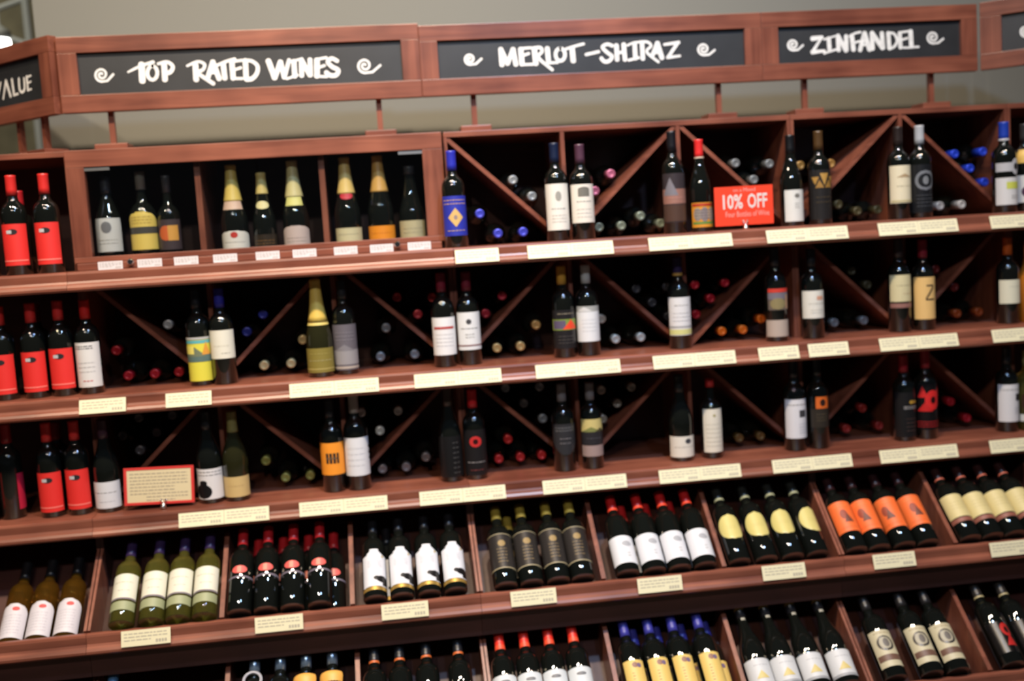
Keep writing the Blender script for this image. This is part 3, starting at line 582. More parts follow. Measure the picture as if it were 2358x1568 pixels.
stand(2084, 1016, 817, S3, 'red-capped black bottle with faint grey and gold lettering, third shelf', (150, 26, 40), [Lb((34, 34, 36), 900, 1005, [('lines', -.35, .62, .75, .70, (170, 168, 168), 2), ('o', .0, .74, .3, .82, (176, 140, 50)), ('r', .2, .75, .6, .81, (170, 130, 50)), ('lines', -.2, .1, .6, .45, (90, 70, 66), 4)], A=80)])
stand(2134, 1011, 806, S3, 'red-capped black bottle with bright red winged graphic, third shelf', (150, 26, 40), [Lb((24, 22, 24), 880, 985, [('t', -.9, .7, -.2, .95, (196, 34, 34)), ('t', .2, .7, .95, .95, (196, 34, 34)), ('o', -.4, .42, .6, .86, (206, 36, 36)), ('o', -.05, .56, .3, .72, (50, 20, 22)), ('t', -.9, .4, .1, .6, (190, 30, 30)), ('lines', -.9, .04, .9, .2, (170, 30, 34), 3)], A=80)])
stand(2321, 994, 800, S3, 'black-capped bottle with white label and dark square, third shelf right end', (26, 28, 34), [Lb((230, 230, 234), 882, 967, [('r', .2, .56, .66, .74, (60, 60, 66)), ('lines', -.8, .82, .9, .9, G2, 1), ('lines', .1, .2, .8, .4, (196, 196, 204), 3)], A=78)])
stand(2366, 988, 806, S3, 'yellow wine bottle cut off by the right edge on the third shelf', (150, 140, 90), [Lb((70, 46, 34), 905, 935, [], A=60), Lb((214, 216, 214), 950, 966, [], A=70, name='lower_label')], glass=YEL, y=.088, r=.040)

# ---- inside the display case
ic = S1+.0183; g_ = 'bottles in the display case'
def inside(px, pyt, label, cap, labs, **k):
    stand(px, 560, pyt, S1, label, cap, labs, y=.163, base=ic, group=g_, **k)
inside(255, 405, 'bottle with white dragon-marked label, leftmost in the display case', (60, 60, 66), [Lb((206, 206, 206), 503, 580, [('o', -.3, .55, .3, .9, (110, 110, 114)), ('lines', -.6, .2, .6, .4, G2, 2)], A=76)], kind='burgundy', r=.040)
inside(337, 395, 'bottle with arched yellow label, second from the left in the display case', (120, 118, 110), [Lb((216, 190, 96), 488, 575, [('r', -1, .42, 1, .6, (90, 88, 84)), ('lines', -.6, .66, .6, .9, (170, 140, 70), 3)], A=76, shape='arch')], kind='squat', r=.042)
inside(393, 405, 'small dark bottle with orange picture label in the display case', (80, 80, 84), [Lb((84, 72, 76), 506, 575, [('o', -.6, .3, .3, .8, (200, 96, 50)), ('r', .0, .3, .7, .8, (206, 150, 70))], A=76)], kind='squat', r=.036)
CH = dict(kind='champagne', r=.043, capz=.60, name='sparkling_wine_bottle')
inside(545, 380, 'gold-foiled sparkling bottle with white label, left one of the middle trio', (206, 180, 96), [Lb((226, 222, 214), 532, 575, [('o', -.2, .62, .2, .95, (180, 50, 40)), ('lines', -.6, .3, .6, .5, G1, 1)], A=76, shape='arch'), Lb((214, 180, 160), 455, 483, [], A=60, name='neck_label')], **CH)
inside(613, 398, 'slender gold-necked bottle with a dark label, centre of the display case', (196, 176, 110), [Lb((60, 50, 40), 540, 575, [('lines', -.7, .3, .7, .7, (170, 120, 60), 2)], A=76), Lb((226, 214, 160), 463, 482, [], A=50, shape='oval', name='neck_label')], kind='champagne', r=.038, capz=.74, name='sparkling_wine_bottle')
inside(686, 370, 'silver-gold foiled sparkling bottle with round pinkish label, right of the middle trio', (210, 196, 140), [Lb((206, 186, 180), 520, 578, [('lines', -.6, .2, .6, .5, G1, 2)], A=70, shape='arch'), Lb((206, 200, 120), 446, 474, [], A=50, name='neck_label')], **CH)
inside(806, 362, 'gold-foiled sparkling bottle with a red neck seal in the display case', (214, 182, 110), [Lb((214, 204, 164), 525, 570, [('lines', -.6, .5, .6, .7, G1, 1)], A=76), Lb((190, 40, 56), 442, 460, [], A=40, shape='oval', name='neck_seal')], **CH)
inside(882, 358, 'gold-foiled sparkling bottle with a bright orange label in the display case', (196, 150, 80), [Lb((232, 142, 34), 520, 565, [('lines', -.7, .4, .7, .7, (190, 100, 30), 1)], A=78), Lb((206, 140, 50), 420, 440, [], A=70, name='neck_label')], **CH)
inside(953, 390, 'dark bottle with cream shield label, rightmost in the display case', (70, 70, 74), [Lb((196, 184, 146), 508, 560, [('lines', -.6, .3, .6, .7, G1, 2)], A=74, shape='rect')], kind='champagne', glass=GLASS, r=.043, capz=.9, name='sparkling_wine_bottle')

# ---- bottles lying in the diagonal bins, necks outward
KINDS = {S1: {0: 1, 1: 0, 2: 1, 3: 0, 4: 1}, S2: {-3: 1, -2: 0, -1: 1, 0: 0, 1: 1, 2: 0, 3: 1, 4: 0}, S3: {-3: 0, -2: 1, -1: 0, 0: 1, 1: 0, 2: 1, 3: 0, 4: 1}}
LIE = []
def relax():
    r_ = .0372
    for e in LIE:
        n = math.floor((e['x']-X0)/PITCHX); e['n'] = n; zt = TOPI if e['s'] == S1 else e['s']+.36
        A = (gx(n)+.008, zt if KINDS[e['s']][n] else e['s']); B = (gx(n+1)-.008, e['s'] if KINDS[e['s']][n] else zt)
        d = Vector((B[0]-A[0], B[1]-A[1])).normalized(); nn = Vector((-d.y, d.x))
        e['line'] = (Vector(A), nn); sd = (Vector((e['x'], e['z']))-Vector(A)).dot(nn); e['side'] = 1 if sd > 0 else -1
    for _ in range(300):
        for e in LIE:
            p = Vector((e['x'], e['z'])); A, nn = e['line']; sd = (p-A).dot(nn)*e['side']; need = r_+.0078
            if sd < need: p += nn*e['side']*(need-sd)
            p.x = max(gx(e['n'])+.0125+r_, min(gx(e['n']+1)-.0125-r_, p.x)); p.y = max(e['s']+r_, p.y)
            e['x'], e['z'] = p
        for i, a in enumerate(LIE):
            for b in LIE[i+1:]:
                if a['s'] != b['s'] or a['n'] != b['n'] or a['side'] != b['side']: continue
                v = Vector((b['x']-a['x'], b['z']-a['z'])); l = v.length
                if l < 2*r_: v = v/max(l, 1e-6)*(2*r_-l)/2; a['x'] -= v.x; a['z'] -= v.y; b['x'] += v.x; b['z'] += v.y
    for e in LIE: e['o'].location.x = e['x']; e['o'].location.z = e['z']
def ordinal(i, n):
    if n == 1: return ''
    if n == 2: return ('left' if i == 0 else 'right')+' one of two '
    return ('leftmost' if i == 0 else 'rightmost' if i == n-1 else ['', 'second', 'third', 'fourth'][i])+' of '+['', '', '', 'three ', 'four ', 'five '][n]
def lying(group, desc, rgb, shelf_, pts):
    pts = sorted(pts); n = len(pts); proto = None
    for i, (px, py) in enumerate(pts):
        yc = .175; p = at(px, py, y=yc); z = p.z
        if z-shelf_ < .052: z = shelf_+.0374
        lab = ordinal(i, n) + desc + ('' if n == 1 else 's') + ' lying in ' + group
        loc = (p.x, yc+.296, z)
        if proto is None:
            t = thing('wine_bottle', lab, 'bottle', loc, (R(90), 0, 0), desc+'s in '+group)
            P = prof('bordeaux', .295, .0365)
            bm = bmesh.new(); lathe(bm, P, 18); link('glass', bm, GLASS, t)
            bm = bmesh.new(); lathe(bm, [(.0150, .245), (.0152, .2955), (.0140, .2970), (.0075, .2972), (.0070, .2960)], 16); link('capsule', bm, cm(rgb, .3, .3), t)
            proto = t
        else: t = copy_thing(proto, loc, lab, desc+'s in '+group)
        LIE.append(dict(o=t, x=p.x, z=z, s=shelf_))
B1, B2, B3 = 'the top bin ', 'the second-row bin ', 'the third-row bin '
BL = (70, 76, 200); SV = (150, 156, 160); RD = (190, 40, 52); GD = (216, 176, 110); OR = (245, 120, 30)
lying(B1+'right of the display case', 'blue-capped bottle', BL, S1, [(1105,492),(1147,537),(1205,535)])
lying(B1+'right of the display case', 'silver-capped bottle', SV, S1, [(1178,418),(1220,458)])
lying(B1+'behind the cream-labelled pair', 'pink-capped bottle', (180, 100, 130), S1, [(1407,400),(1371,440)])
lying(B1+'under the long slanting panel', 'grey-green-capped bottle', (120, 130, 115), S1, [(1380,525),(1432,522),(1477,498),(1520,518)])
lying(B1+'behind the discount sign', 'grey-capped bottle', (120, 124, 126), S1, [(1692,378),(1772,377),(1735,415)])
lying(B1+'behind the bronze-capped bottle', 'gold-capped bottle', (170, 130, 70), S1, [(1838,381),(1915,378)])
lying(B1+'below the wide slanting panel', 'dull olive-capped bottle', (90, 84, 56), S1, [(1935,472),(1975,487),(2018,480)])
lying(B1+'at the right end', 'bright blue-capped bottle', (40, 70, 210), S1, [(2188,368),(2222,402),(2255,435),(2250,367)])
lying(B1+'at the right end', 'silver-capped bottle', (190, 190, 190), S1, [(2165,473),(2215,471)])
lying(B2+'beside the red-labelled bottles', 'dark red-capped bottle', (170, 26, 40), S2, [(267,807),(295,864),(356,860),(412,857)])
lying(B2+'beside the red-labelled bottles', 'white-capped bottle', (190, 190, 190), S2, [(386,748)])
lying(B2+'below the case, left middle', 'blue-capped bottle', (50, 56, 150), S2, [(611,729),(576,771)])
lying(B2+'below the case, left middle', 'pale gold-capped bottle', (225, 205, 150), S2, [(608,841),(670,833),(697,782)])
lying(B2+'below the case, right end', 'grey-capped bottle', (120, 126, 132), S2, [(889,755),(876,819),(955,813)])
lying(B2+'below the case, right end', 'red-capped bottle', (180, 50, 56), S2, [(908,691),(995,685),(957,730)])
lying(B2+'right of the red-barred label', 'red-capped bottle', (180, 44, 60), S2, [(1162,686),(1125,728)])
lying(B2+'right of the red-barred label', 'gold-capped bottle', GD, S2, [(1235,748),(1145,803),(1199,797)])
lying(B2+'at the centre', 'white-capped bottle', (215, 215, 205), S2, [(1418,778),(1476,775),(1385,734)])
lying(B2+'at the centre', 'dim grey-capped bottle', (76, 76, 84), S2, [(1458,676),(1527,670),(1495,708),(1530,745)])
lying(B2+'right of the purple-capped bottle', 'red-capped bottle', (190, 30, 48), S2, [(1603,661),(1674,656),(1639,695),(1605,733)])
lying(B2+'right of the purple-capped bottle', 'orange-capped bottle', OR, S2, [(1663,766),(1713,763),(1752,735)])
lying(B2+'fourth from the right edge', 'olive-capped bottle', (96, 92, 70), S2, [(1960,625),(1995,660)])
lying(B2+'fourth from the right edge', 'grey-capped bottle', (110, 114, 118), S2, [(1990,738),(1922,735)])
lying(B2+'beside the letter Z', 'dull red-capped bottle', (110, 34, 34), S2, [(2155,620),(2195,657)])
lying(B2+'beside the letter Z', 'brown-orange-capped bottle', (150, 66, 26), S2, [(2205,718),(2255,714)])
lying(B3+'above the framed card', 'dim grey-capped bottle', (92, 88, 92), S3, [(327,968),(408,965),(290,1011),(373,1006),(335,1048)])
lying(B3+'right of the khaki-capped bottle', 'green-capped bottle', (150, 156, 84), S3, [(612,1061),(657,1093),(714,1088)])
lying(B3+'right of the orange label', 'white-capped bottle', (220, 220, 215), S3, [(917,946),(875,992),(831,950)])
lying(B3+'right of the orange label', 'grey-capped bottle', (124, 118, 118), S3, [(881,1084),(937,1080),(980,1053)])
lying(B3+'right of the star bottle', 'pale grey-capped bottle', (140, 142, 144), S3, [(1161,896),(1243,890),(1204,931),(1247,968)])
lying(B3+'right of the star bottle', 'red-capped bottle', (196, 44, 44), S3, [(1170,1012),(1150,1055),(1199,1054),(1247,1048)])
lying(B3+'right of the yellow landscape label', 'cream-grey-capped bottle', (178, 172, 160), S3, [(1385,898),(1454,892),(1422,929),(1390,965)])
lying(B3+'beside the narrow cream label', 'bronze-capped bottle', (110, 84, 44), S3, [(1703,1008),(1752,1005)])
lying(B3+'right of the orange square label', 'red-capped bottle', (150, 44, 40), S3, [(1987,940),(1950,982),(2025,973)])
lying(B3+'right of the winged bottle', 'red-capped bottle', (180, 30, 44), S3, [(2190,925),(2228,963)])

settle(); relax()
# ---- bottles leaning back in the tilted bins
ORD = {4: ['leftmost of the four', 'second from left of the four', 'third from left of the four', 'rightmost of the four'],
       3: ['leftmost of the three', 'middle one of the three', 'rightmost of the three'], 5: ['leftmost of the five', 'second from left of the five', 'third of the five', 'fourth of the five', 'rightmost of the five'],
       2: ['left one of the two', 'right one of the two'], 1: ['single'], 6: ['first of six', 'second of six', 'third of six', 'fourth of six', 'fifth of six', 'last of six']}
def leaning(c, centers, backs, desc, where, build, s=.11, turns=None, r=.0385, low=0):
    """centers: pixel points on the front of the bottle s metres above its base; backs: same for the layer beneath"""
    y0, z0 = c; ax = (R(-50), 0, 0); proto = None
    y = y0 + DY*s + NY*.03; need = 2*r+.001
    xs = [at(px, py, y=y+.045*low).x for px, py in centers]
    n = math.floor((sum(xs)/len(xs)-X0)/PITCHX); lo, hi = gx(n)+.0128+r, gx(n+1)-.0128-r
    for _ in range(80):
        for i in range(len(xs)-1):
            g = need-(xs[i+1]-xs[i])
            if g > 0: xs[i] -= g/2; xs[i+1] += g/2
        xs = [max(lo, min(hi, x)) for x in xs]
    mids = [(a+b)/2 for a, b in zip(xs, xs[1:])]+[xs[0]-need/2, xs[-1]+need/2]
    mids = [m for m in mids if lo-.001 <= m <= hi+.001]; bxs = []
    for px, py in backs:
        x = at(px, py, y=y+NY*-.066).x
        if mids: m = min(mids, key=lambda v: abs(v-x)); mids.remove(m); bxs.append(m)
    out = []
    for lay, X in ((0, xs), (1, sorted(bxs))):
        for i, x in enumerate(X):
            off = -.068*(lay+low)
            by, bz = y0+NY*off+DY*.001, z0+NZ*off+DZ*.001
            nm = ordinal(i, len(X)); pl = 's' if len(X) > 1 else ''
            lab = nm+desc.replace('bottle', 'bottle'+pl, 1)+' '+where if lay == 0 else nm+'half-hidden '+desc.replace('bottle', 'bottle'+pl, 1)+', beneath'
            if proto is None:
                proto = t = thing('wine_bottle', lab, 'bottle', (x, by, bz), ax, desc+' '+where)
                build(t)
            else: t = copy_thing(proto, (x, by, bz), lab, desc+' '+where+(' beneath' if lay else ''))
            out.append(t)
            if turns and lay == 0: t.rotation_euler = (Matrix.Rotation(R(-50), 3, 'X') @ Matrix.Rotation(R(turns[i]), 3, 'Z')).to_euler()
    return out
def bp(kind='bordeaux', h=.30, r=.0375, glass=GLASS, cap=(30, 30, 34), labels=(), capz=.80, ring2=None):
    return lambda t: bottle_parts(t, kind, h, r, glass, cap, list(labels), capz, ring2)
C4L = (C4[0]-NY*.068, C4[1]-NZ*.068)
def fr(c, px, py, h=.30, r=.0385):
    d = Vector((0, DY, DZ)); n = Vector((0, NY, NZ)); p0 = Vector((0, c[0], c[1]))+n*r
    return (at(px, py, plane=(p0, n))-p0).dot(d)/h
UP, LO = 'in the upper tilted bins', 'in the lowest tilted bins'
leaning(C4, [(27,1440),(88,1430),(152,1420)], [], 'amber bottle with white label and red dot', UP,
        bp(kind='bordeaux', glass=AMB, cap=(34, 34, 38), labels=[dict(c=(226, 222, 230), z0=fr(C4L, 128, 1457, .30), z1=fr(C4L, 160, 1377, .30), A=72, shape='arch', p=[('o', -.05, .78, .4, .9, (226, 70, 70)), ('lines', -.6, .1, .6, .7, (206, 202, 212), 7)])]), s=.075, low=1)
leaning(C4, [(288,1350),(358,1343),(420,1336),(480,1328)], [], 'pale green bottle with cream label', UP,
        bp(glass=YEL, cap=(66, 48, 96), labels=[dict(c=(234, 232, 214), z0=fr(C4, 415, 1366, .30), z1=fr(C4, 424, 1308, .30), A=72, p=[('lines', -.6, .62, .6, .72, (190, 180, 150), 1), ('lines', -.3, .3, .5, .4, (180, 178, 170), 1), ('r', -1, 0, 1, .06, (120, 112, 120))]), dict(c=(150, 156, 120), z0=fr(C4, 410, 1390, .30), z1=fr(C4, 415, 1370, .30), A=72, name='lower_label')]), s=.14)
leaning(C4, [(553,1330),(613,1325),(673,1318),(735,1312)], [(583,1340),(643,1336),(703,1330),(770,1322)], 'black bottle with red band and cap', UP,
        bp(h=.305, cap=(190, 34, 40), capz=.80, labels=[dict(c=(112, 104, 118), z0=fr(C4, 551, 1329, .305), z1=fr(C4, 552, 1325, .305), A=170, name='ring'), dict(c=(220, 90, 84), z0=fr(C4, 554, 1319, .305), z1=fr(C4, 556, 1301, .305), A=36, shape='oval', name='red_mark', p=[('r', -.3, .1, .2, .9, (226, 140, 120))])]), s=.13)
leaning(C4, [(862,1315),(922,1302),(983,1293),(1042,1285)], [(832,1340)], 'black bottle with white animal-silhouette label', UP,
        bp(r=.037, labels=[dict(c=(228, 230, 238), z0=max(.10, fr(C4, 862, 1359, .30)), z1=fr(C4, 858, 1264, .30), A=66, shape='neck', p=[('o', .1, .10, 1.0, .28, (28, 26, 28)), ('o', -.1, .16, .35, .27, (28, 26, 28)), ('r', .55, .02, 1.0, .2, (28, 26, 28)), ('o', .55, .78, .72, .84, (180, 160, 100)), ('lines', -.5, .5, .5, .7, (212, 214, 222), 4)]), dict(c=(196, 160, 84), z0=.055, z1=.095, A=76, metal=.6, rough=.3, name='gold_band')]), s=.13, turns=(4, 4, 2, 4))
leaning(C4, [(1155,1275),(1213,1266),(1273,1257),(1328,1250)], [(1122,1290)], 'black bottle with charcoal label and gold cap', UP,
        bp(r=.0385, cap=(150, 128, 50), capz=.83, ring2=((206, 170, 70), .83, .875), labels=[dict(c=(66, 62, 60), z0=fr(C4, 1277, 1297, .30), z1=fr(C4, 1268, 1217, .30), A=78, metal=.3, rough=.35, p=[('o', -.2, .62, .25, .8, (140, 116, 66)), ('lines', -.3, .15, .3, .6, (130, 110, 74), 5), ('r', -1, .97, 1, .99, (150, 140, 110)), ('r', -1, 0, 1, .03, (150, 140, 110))])]), s=.135)
leaning(C4, [(1433,1270),(1493,1260),(1550,1250),(1608,1243)], [(1396,1295),(1447,1290),(1522,1275),(1578,1270)], 'bottle with red cap and wide white label', UP,
        bp(r=.039, kind='bordeaux', cap=(200, 34, 34), ring2=((226, 70, 44), .80, .83), labels=[dict(c=(228, 230, 236), z0=.075, z1=fr(C4, 1427, 1234, .30), A=78, p=[('o', -.1, .60, .5, .80, (176, 178, 184)), ('lines', .1, .2, .3, .4, G2, 2)])]), r=.0392, s=.115)
leaning(C4, [(1680,1215),(1741,1208),(1800,1202),(1856,1196)], [], 'black bottle with round gold label', UP,
        bp(r=.0385, cap=(48, 50, 46), ring2=((150, 152, 120), .80, .83), labels=[dict(c=(222, 208, 130), z0=fr(C4, 1684, 1241, .30), z1=fr(C4, 1663, 1185, .30), A=66, shape='oval', rough=.3, p=[('lines', -.4, .4, .4, .55, (204, 190, 118), 2)])]), s=.14, turns=(0, 0, 0, 22))
leaning(C4, [(1932,1200),(1995,1192),(2052,1183),(2105,1180)], [], 'black bottle with bright orange label', UP,
        bp(r=.0385, cap=(60, 30, 32), labels=[dict(c=(238, 110, 50), z0=fr(C4, 1940, 1224, .30), z1=fr(C4, 1908, 1157, .30), A=74, p=[('o', -.35, .4, .15, .72, (150, 66, 44)), ('t', -.2, .3, .4, .6, (110, 60, 46)), ('lines', -.6, .78, .6, .92, (226, 140, 70), 1), ('lines', -.6, .06, .6, .2, (214, 96, 44), 1)])]), s=.14, turns=(-4, -28, -34, -8))
leaning(C4, [(2190,1185),(2240,1178),(2292,1172),(2346,1168)], [], 'black bottle with cream label over brown stripe', UP,
        bp(r=.0385, cap=(70, 36, 34), ring2=((190, 100, 80), .80, .82), labels=[dict(c=(226, 210, 150), z0=fr(C4, 2185, 1191, .30), z1=fr(C4, 2164, 1140, .30), A=80, p=[('lines', -.5, .3, .5, .7, (206, 190, 132), 3)]), dict(c=(140, 84, 70), z0=fr(C4, 2190, 1202, .30), z1=fr(C4, 2186, 1193, .30), A=80, name='lower_strip')]), s=.14)
# lower bins: reference points near the necks
leaning(C5, [(238,1600)], [], 'bottle with blue cap at the bottom edge', LO, bp(cap=(70, 110, 150)), s=.25)
SB = leaning(C5, [(590,1560),(640,1555),(702,1550),(765,1545)], [], 'bottle with shiny silver-blue cap', LO,
        lambda t: (bottle_parts(t, 'bordeaux', .318, .0375, GLASS, None, []), [link('capsule', bm_, mat('silver_blue_foil', (.30, .42, .58), .22, .8), t) for bm_ in [bmesh.new()] if not lathe(bm_, [(.0165, .252), (.0168, .3175), (.0150, .3195), (.008, .3200)], 20)]), s=.25)
for t_ in SB[2:4]:
    bm = bmesh.new(); P_ = [(.036, .182), (.039, .206), (.037, .218), (.028, .224), (.0175, .226)]
    patch(bm, P_, R(62), R(-6), .182, .226, .001, 'rect', 0, 10, 6); tag(link('neck_tag', bm, cm((236, 176, 84)), t_), 'orange paper collar around the neck')
bm = bmesh.new()
for k in range(24):
    a_, b_ = 2*math.pi*k/24, 2*math.pi*(k+1)/24
    tube(bm, (.026*math.cos(a_), -.034, .215+.026*math.sin(a_)), (.026*math.cos(b_), -.034, .215+.026*math.sin(b_)), .0045, 6)
tag(link('neck_ring', bm, cm((190, 190, 200)), SB[0]), 'grey ring tag hanging at the neck')
leaning(C5, [(852,1565),(922,1556),(984,1547),(1058,1535)], [], 'dark bottle with orange-ringed black cap', LO,
        bp(cap=(36, 38, 44), ring2=((206, 104, 50), .80, .825)), s=.22)
leaning(C5, [(1146,1515),(1203,1508),(1262,1502),(1318,1496)], [], 'bottle with bright red cap', LO,
        bp(cap=(222, 48, 36), ring2=((236, 80, 50), .80, .85), labels=[dict(c=(226, 232, 236), z0=fr(C5, 1165, 1640, .30), z1=fr(C5, 1150, 1555, .30), A=76, p=[('o', -.3, .76, .3, .86, (110, 112, 116))])]), s=.24)
leaning(C5, [(1444,1480),(1500,1473),(1555,1466),(1615,1460)], [(1415,1490),(1473,1484),(1530,1476),(1590,1468)], 'bottle with blue cap and yellow label', LO,
        bp(cap=(58, 58, 150), r=.037, labels=[dict(c=(226, 194, 110), z0=fr(C5, 1480, 1640, .30), z1=fr(C5, 1450, 1520, .30), A=56, p=[('o', -.2, .80, .3, .94, (150, 110, 90)), ('o', .2, .80, .6, .92, (120, 100, 130)), ('lines', -.3, .1, -.1, .7, (150, 110, 60), 8)])]), s=.24)
leaning(C5, [(1700,1440),(1764,1435),(1830,1430),(1893,1422)], [], 'dark bottle with white neck strip', LO,
        bp(cap=(34, 34, 38), kind='burgundy', r=.0405, capz=.86, ring2=((206, 170, 90), .955, .985), labels=[dict(c=(170, 166, 150), z0=.83, z1=.94, A=26, name='neck_strip'), dict(c=(224, 226, 228), z0=fr(C5, 1790, 1610, .30), z1=fr(C5, 1739, 1517, .30), A=80, p=[('lines', -.4, .7, .4, .8, (180, 180, 186), 1), ('t', -.4, .25, .3, .55, (226, 206, 130)), ('r', -1, 0, 1, .1, (170, 172, 176))])]), r=.041, s=.26)
leaning(C5, [(2030,1500),(2112,1480),(2170,1470)], [(2205,1490),(2252,1500)], 'bottle with engraved portrait label', LO,
        bp(cap=(46, 44, 46), r=.038, labels=[dict(c=(214, 204, 170), z0=fr(C5, 2040, 1535, .30), z1=fr(C5, 2011, 1452, .30), A=72, p=[('o', -.6, .42, .5, .84, (70, 66, 66)), ('o', -.45, .47, .35, .80, (188, 180, 156)), ('o', -.2, .52, .2, .76, (110, 104, 98)), ('r', -.9, .16, .9, .32, (110, 80, 66)), ('lines', -.6, .88, .6, .96, (170, 150, 110), 1)])]), s=.145)
leaning(C5, [(2292,1450),(2350,1440)], [], 'black bottle with red flame graphic', LO,
        bp(cap=(60, 56, 54), ring2=((190, 176, 130), .80, .82), labels=[dict(c=(20, 18, 20), z0=fr(C5, 2330, 1500, .30), z1=fr(C5, 2303, 1430, .30), A=70, p=[('o', -.1, .5, .7, .95, (196, 40, 36)), ('o', .15, .6, .5, .82, (60, 24, 24)), ('t', -.1, .2, .8, .6, (190, 36, 34))])]), s=.15)

# ------------------------------------------------------------------ price tags on the shelf edges
def card_mesh(w, h, inkm, cardm, price=True):
    me = bmesh.new(); box(me, 0, w, -.0006, .0006, -h, 0)
    a = me
    b = bmesh.new(); rnd = random.Random(3)
    for k in range(3):
        z = -h*(.22+.2*k); x = w*.06; lim = w*(.94 if k < 2 else .6)
        while x < lim:
            l = rnd.uniform(.006, .018)*w/.139; box(b, x, min(lim, x+l), -.0010, -.0006, z-.0016, z+.0016); x += l+.003
    if price:
        for k in range(4): box(b, w*(.70+.06*k), w*(.745+.06*k), -.0010, -.0006, -h*.86, -h*.66)
    return a, b
NAMES = ['first', 'second', 'third', 'fourth', 'fifth', 'sixth', 'seventh', 'eighth', 'ninth', 'tenth', 'eleventh', 'twelfth', 'thirteenth', 'fourteenth', 'fifteenth', 'sixteenth']
def tags(row, items, y, z, w, h, tilt, grp, m=CREAM, ink=PALEINK, what='cream price tag'):
    xs = []
    for px, py, n in items:
        x = at(px, py, y=y).x
        for k in range(n): xs.append(x+k*(w+.0008))
    proto = None
    for i, x in enumerate(sorted(xs)):
        lab = NAMES[i]+' '+what+' from the left '+row
        if proto is None:
            a, b = card_mesh(w, h, ink, m); t = thing('price_tag', lab, 'price tag', (x, y, z), (R(tilt), 0, 0), grp)
            link('card', a, m, t); link('print', b, ink, t); proto = t
        else: t = copy_thing(proto, (x, y, z), lab, grp)
        t.rotation_euler = (R(tilt), 0, R(random.uniform(-.3, .3)))
TW = .1388
tags('on the top shelf edge', [(1047,577,1),(1213.5,566,2),(1492,549,2),(1763,534,2),(2020,513,2),(2277.5,499,1)], -.0085, S1-.009, TW, .044, -19, 'cream price tags on shelf edges')
tags('on the second shelf edge', [(182,920,1),(381,905,1),(666,885,2),(953,861,2),(1232,840,2),(1502,818,2),(1744.7,801,1),(1859.5,793,1),(2023,781,2),(2282,760,1)], -.0085, S2-.009, TW, .044, -19, 'cream price tags on shelf edges')
tags('on the third shelf edge', [(411,1182,2),(688.5,1157,2),(965,1130,2),(1248.5,1106,2),(1516,1081,2),(1776.6,1059,2),(2024,1038,2),(2276.7,1014,1)], -.0085, S3-.009, TW, .044, -19, 'cream price tags on shelf edges')
def c4y(): return C4[0]-.003*DY-.006*NY-.0125
tags('on the tilted bin edge', [(278,1448,1),(586,1418,1),(877,1387,1),(1174,1354,1),(1466,1324,1),(1753,1303,1),(2008,1271,1),(2277,1241,1)], c4y()-.0085, C4[1]-.008, .143, .046, -19, 'cream price tags on the bin edge')
tags('along the display case ledge', [(225,602,1),(316,598,1),(400,590,1),(490,583,1),(588,575,1),(673,570,1),(768,563,1),(851,558,1),(938,552,1)], .0705, oz0-.017, .074, .026, -3, 'white price tags on the display case', WHITE, mat('faint_ink', (.38, .38, .38), .6), 'small white price tag')

# ------------------------------------------------------------------ counter signs
def flat_text(bm, s, x0, x1, z0, z1, y, mi):
    vs, fs = text_tris(s); V = [bm.verts.new((x0+(x1-x0)*a, y, z0+(z1-z0)*b)) for a, b in vs]
    for f in fs:
        try: fc = bm.faces.new([V[i] for i in f]); fc.material_index = mi
        except ValueError: pass
def clip(parent, x):
    bm = bmesh.new()
    lathe(bm, [(.010, 0), (.0105, .004), (.006, .012), (.004, .018)], 14)
    bm.transform(Matrix.Translation((x, -.008, .0002)))
    tube(bm, (x-.006, -.006, .024), (x, -.006, .014), .0015); tube(bm, (x+.006, -.006, .024), (x, -.006, .014), .0015)
    bmesh.ops.create_uvsphere(bm, u_segments=10, v_segments=8, radius=.0042, matrix=Matrix.Translation((x-.007, -.006, .027)))
    bmesh.ops.create_uvsphere(bm, u_segments=10, v_segments=8, radius=.0042, matrix=Matrix.Translation((x+.007, -.006, .027)))
    tag(link('clip', bm, CHROME, parent, True), 'small chrome clip with round base')
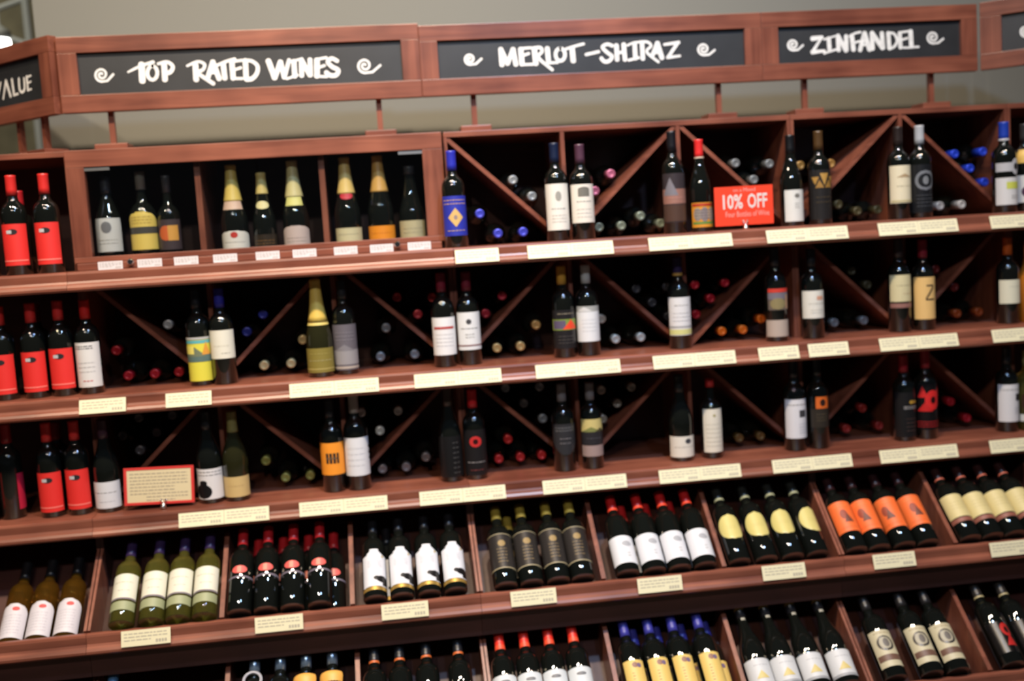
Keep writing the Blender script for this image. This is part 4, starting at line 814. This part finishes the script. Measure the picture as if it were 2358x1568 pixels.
pa = at(1648, 523, y=.03); pb = at(1782, 516, y=.03); ptp = at(1715, 428, y=.03); w_ = pb.x-pa.x; h_ = ptp.z-S1-.014
t = thing('promotion_sign', 'red sign reading 10% OFF in white on the top shelf', 'sign', (pa.x, .03, S1))
bx('card', cm((240, 72, 46), .35), t, 0, w_, 0, .003, .014, .014+h_)
bm = bmesh.new()
flat_text(bm, '10%', w_*.14, w_*.48, .014+h_*.42, .014+h_*.80, -.0006, 0); flat_text(bm, 'OFF', w_*.56, w_*.90, .014+h_*.42, .014+h_*.80, -.0006, 0)
flat_text(bm, 'Four Bottles of Wine', w_*.18, w_*.93, .014+h_*.22, .014+h_*.36, -.0006, 1); flat_text(bm, 'on a Mixed', w_*.32, w_*.70, .014+h_*.86, .014+h_*.95, -.0006, 1)
link('lettering', bm, [cm((236, 226, 222)), cm((250, 180, 170))], t)
clip(t, w_*.5)
pa = at(288, 1172, y=.05); pb = at(448, 1150, y=.05)
t = thing('framed_card', 'cream text card in a red frame standing on the third shelf', 'card', (pa.x, .045, S3+.006), (R(-6), R(2), 0))
w_ = pb.x-pa.x; h_ = .118; z_ = .013
RF = cm((206, 60, 56), .35)
bx('frame', RF, t, 0, w_, 0, .004, z_, z_+.008); bx('frame', RF, t, 0, w_, 0, .004, z_+h_-.008, z_+h_)
bx('frame', RF, t, 0, .009, 0, .004, z_+.008, z_+h_-.008); bx('frame', RF, t, w_-.009, w_, 0, .004, z_+.008, z_+h_-.008)
bx('card', cm((226, 212, 172), .5), t, .009, w_-.009, .001, .003, z_+.008, z_+h_-.008)
bm = bmesh.new(); rnd = random.Random(5)
for k in range(9):
    z = z_+h_-.020-k*.0105; x = .018 + (.05 if k > 6 else 0); lim = w_-.02-(.04 if k in (4, 5, 8) else 0)
    while x < lim:
        l = rnd.uniform(.006, .016); box(bm, x, min(lim, x+l), .0003, .0009, z-.0015, z+.0015); x += l+.003
link('print', bm, mat('card_ink', (.36, .31, .23), .6), t)
clip(t, w_*.56)
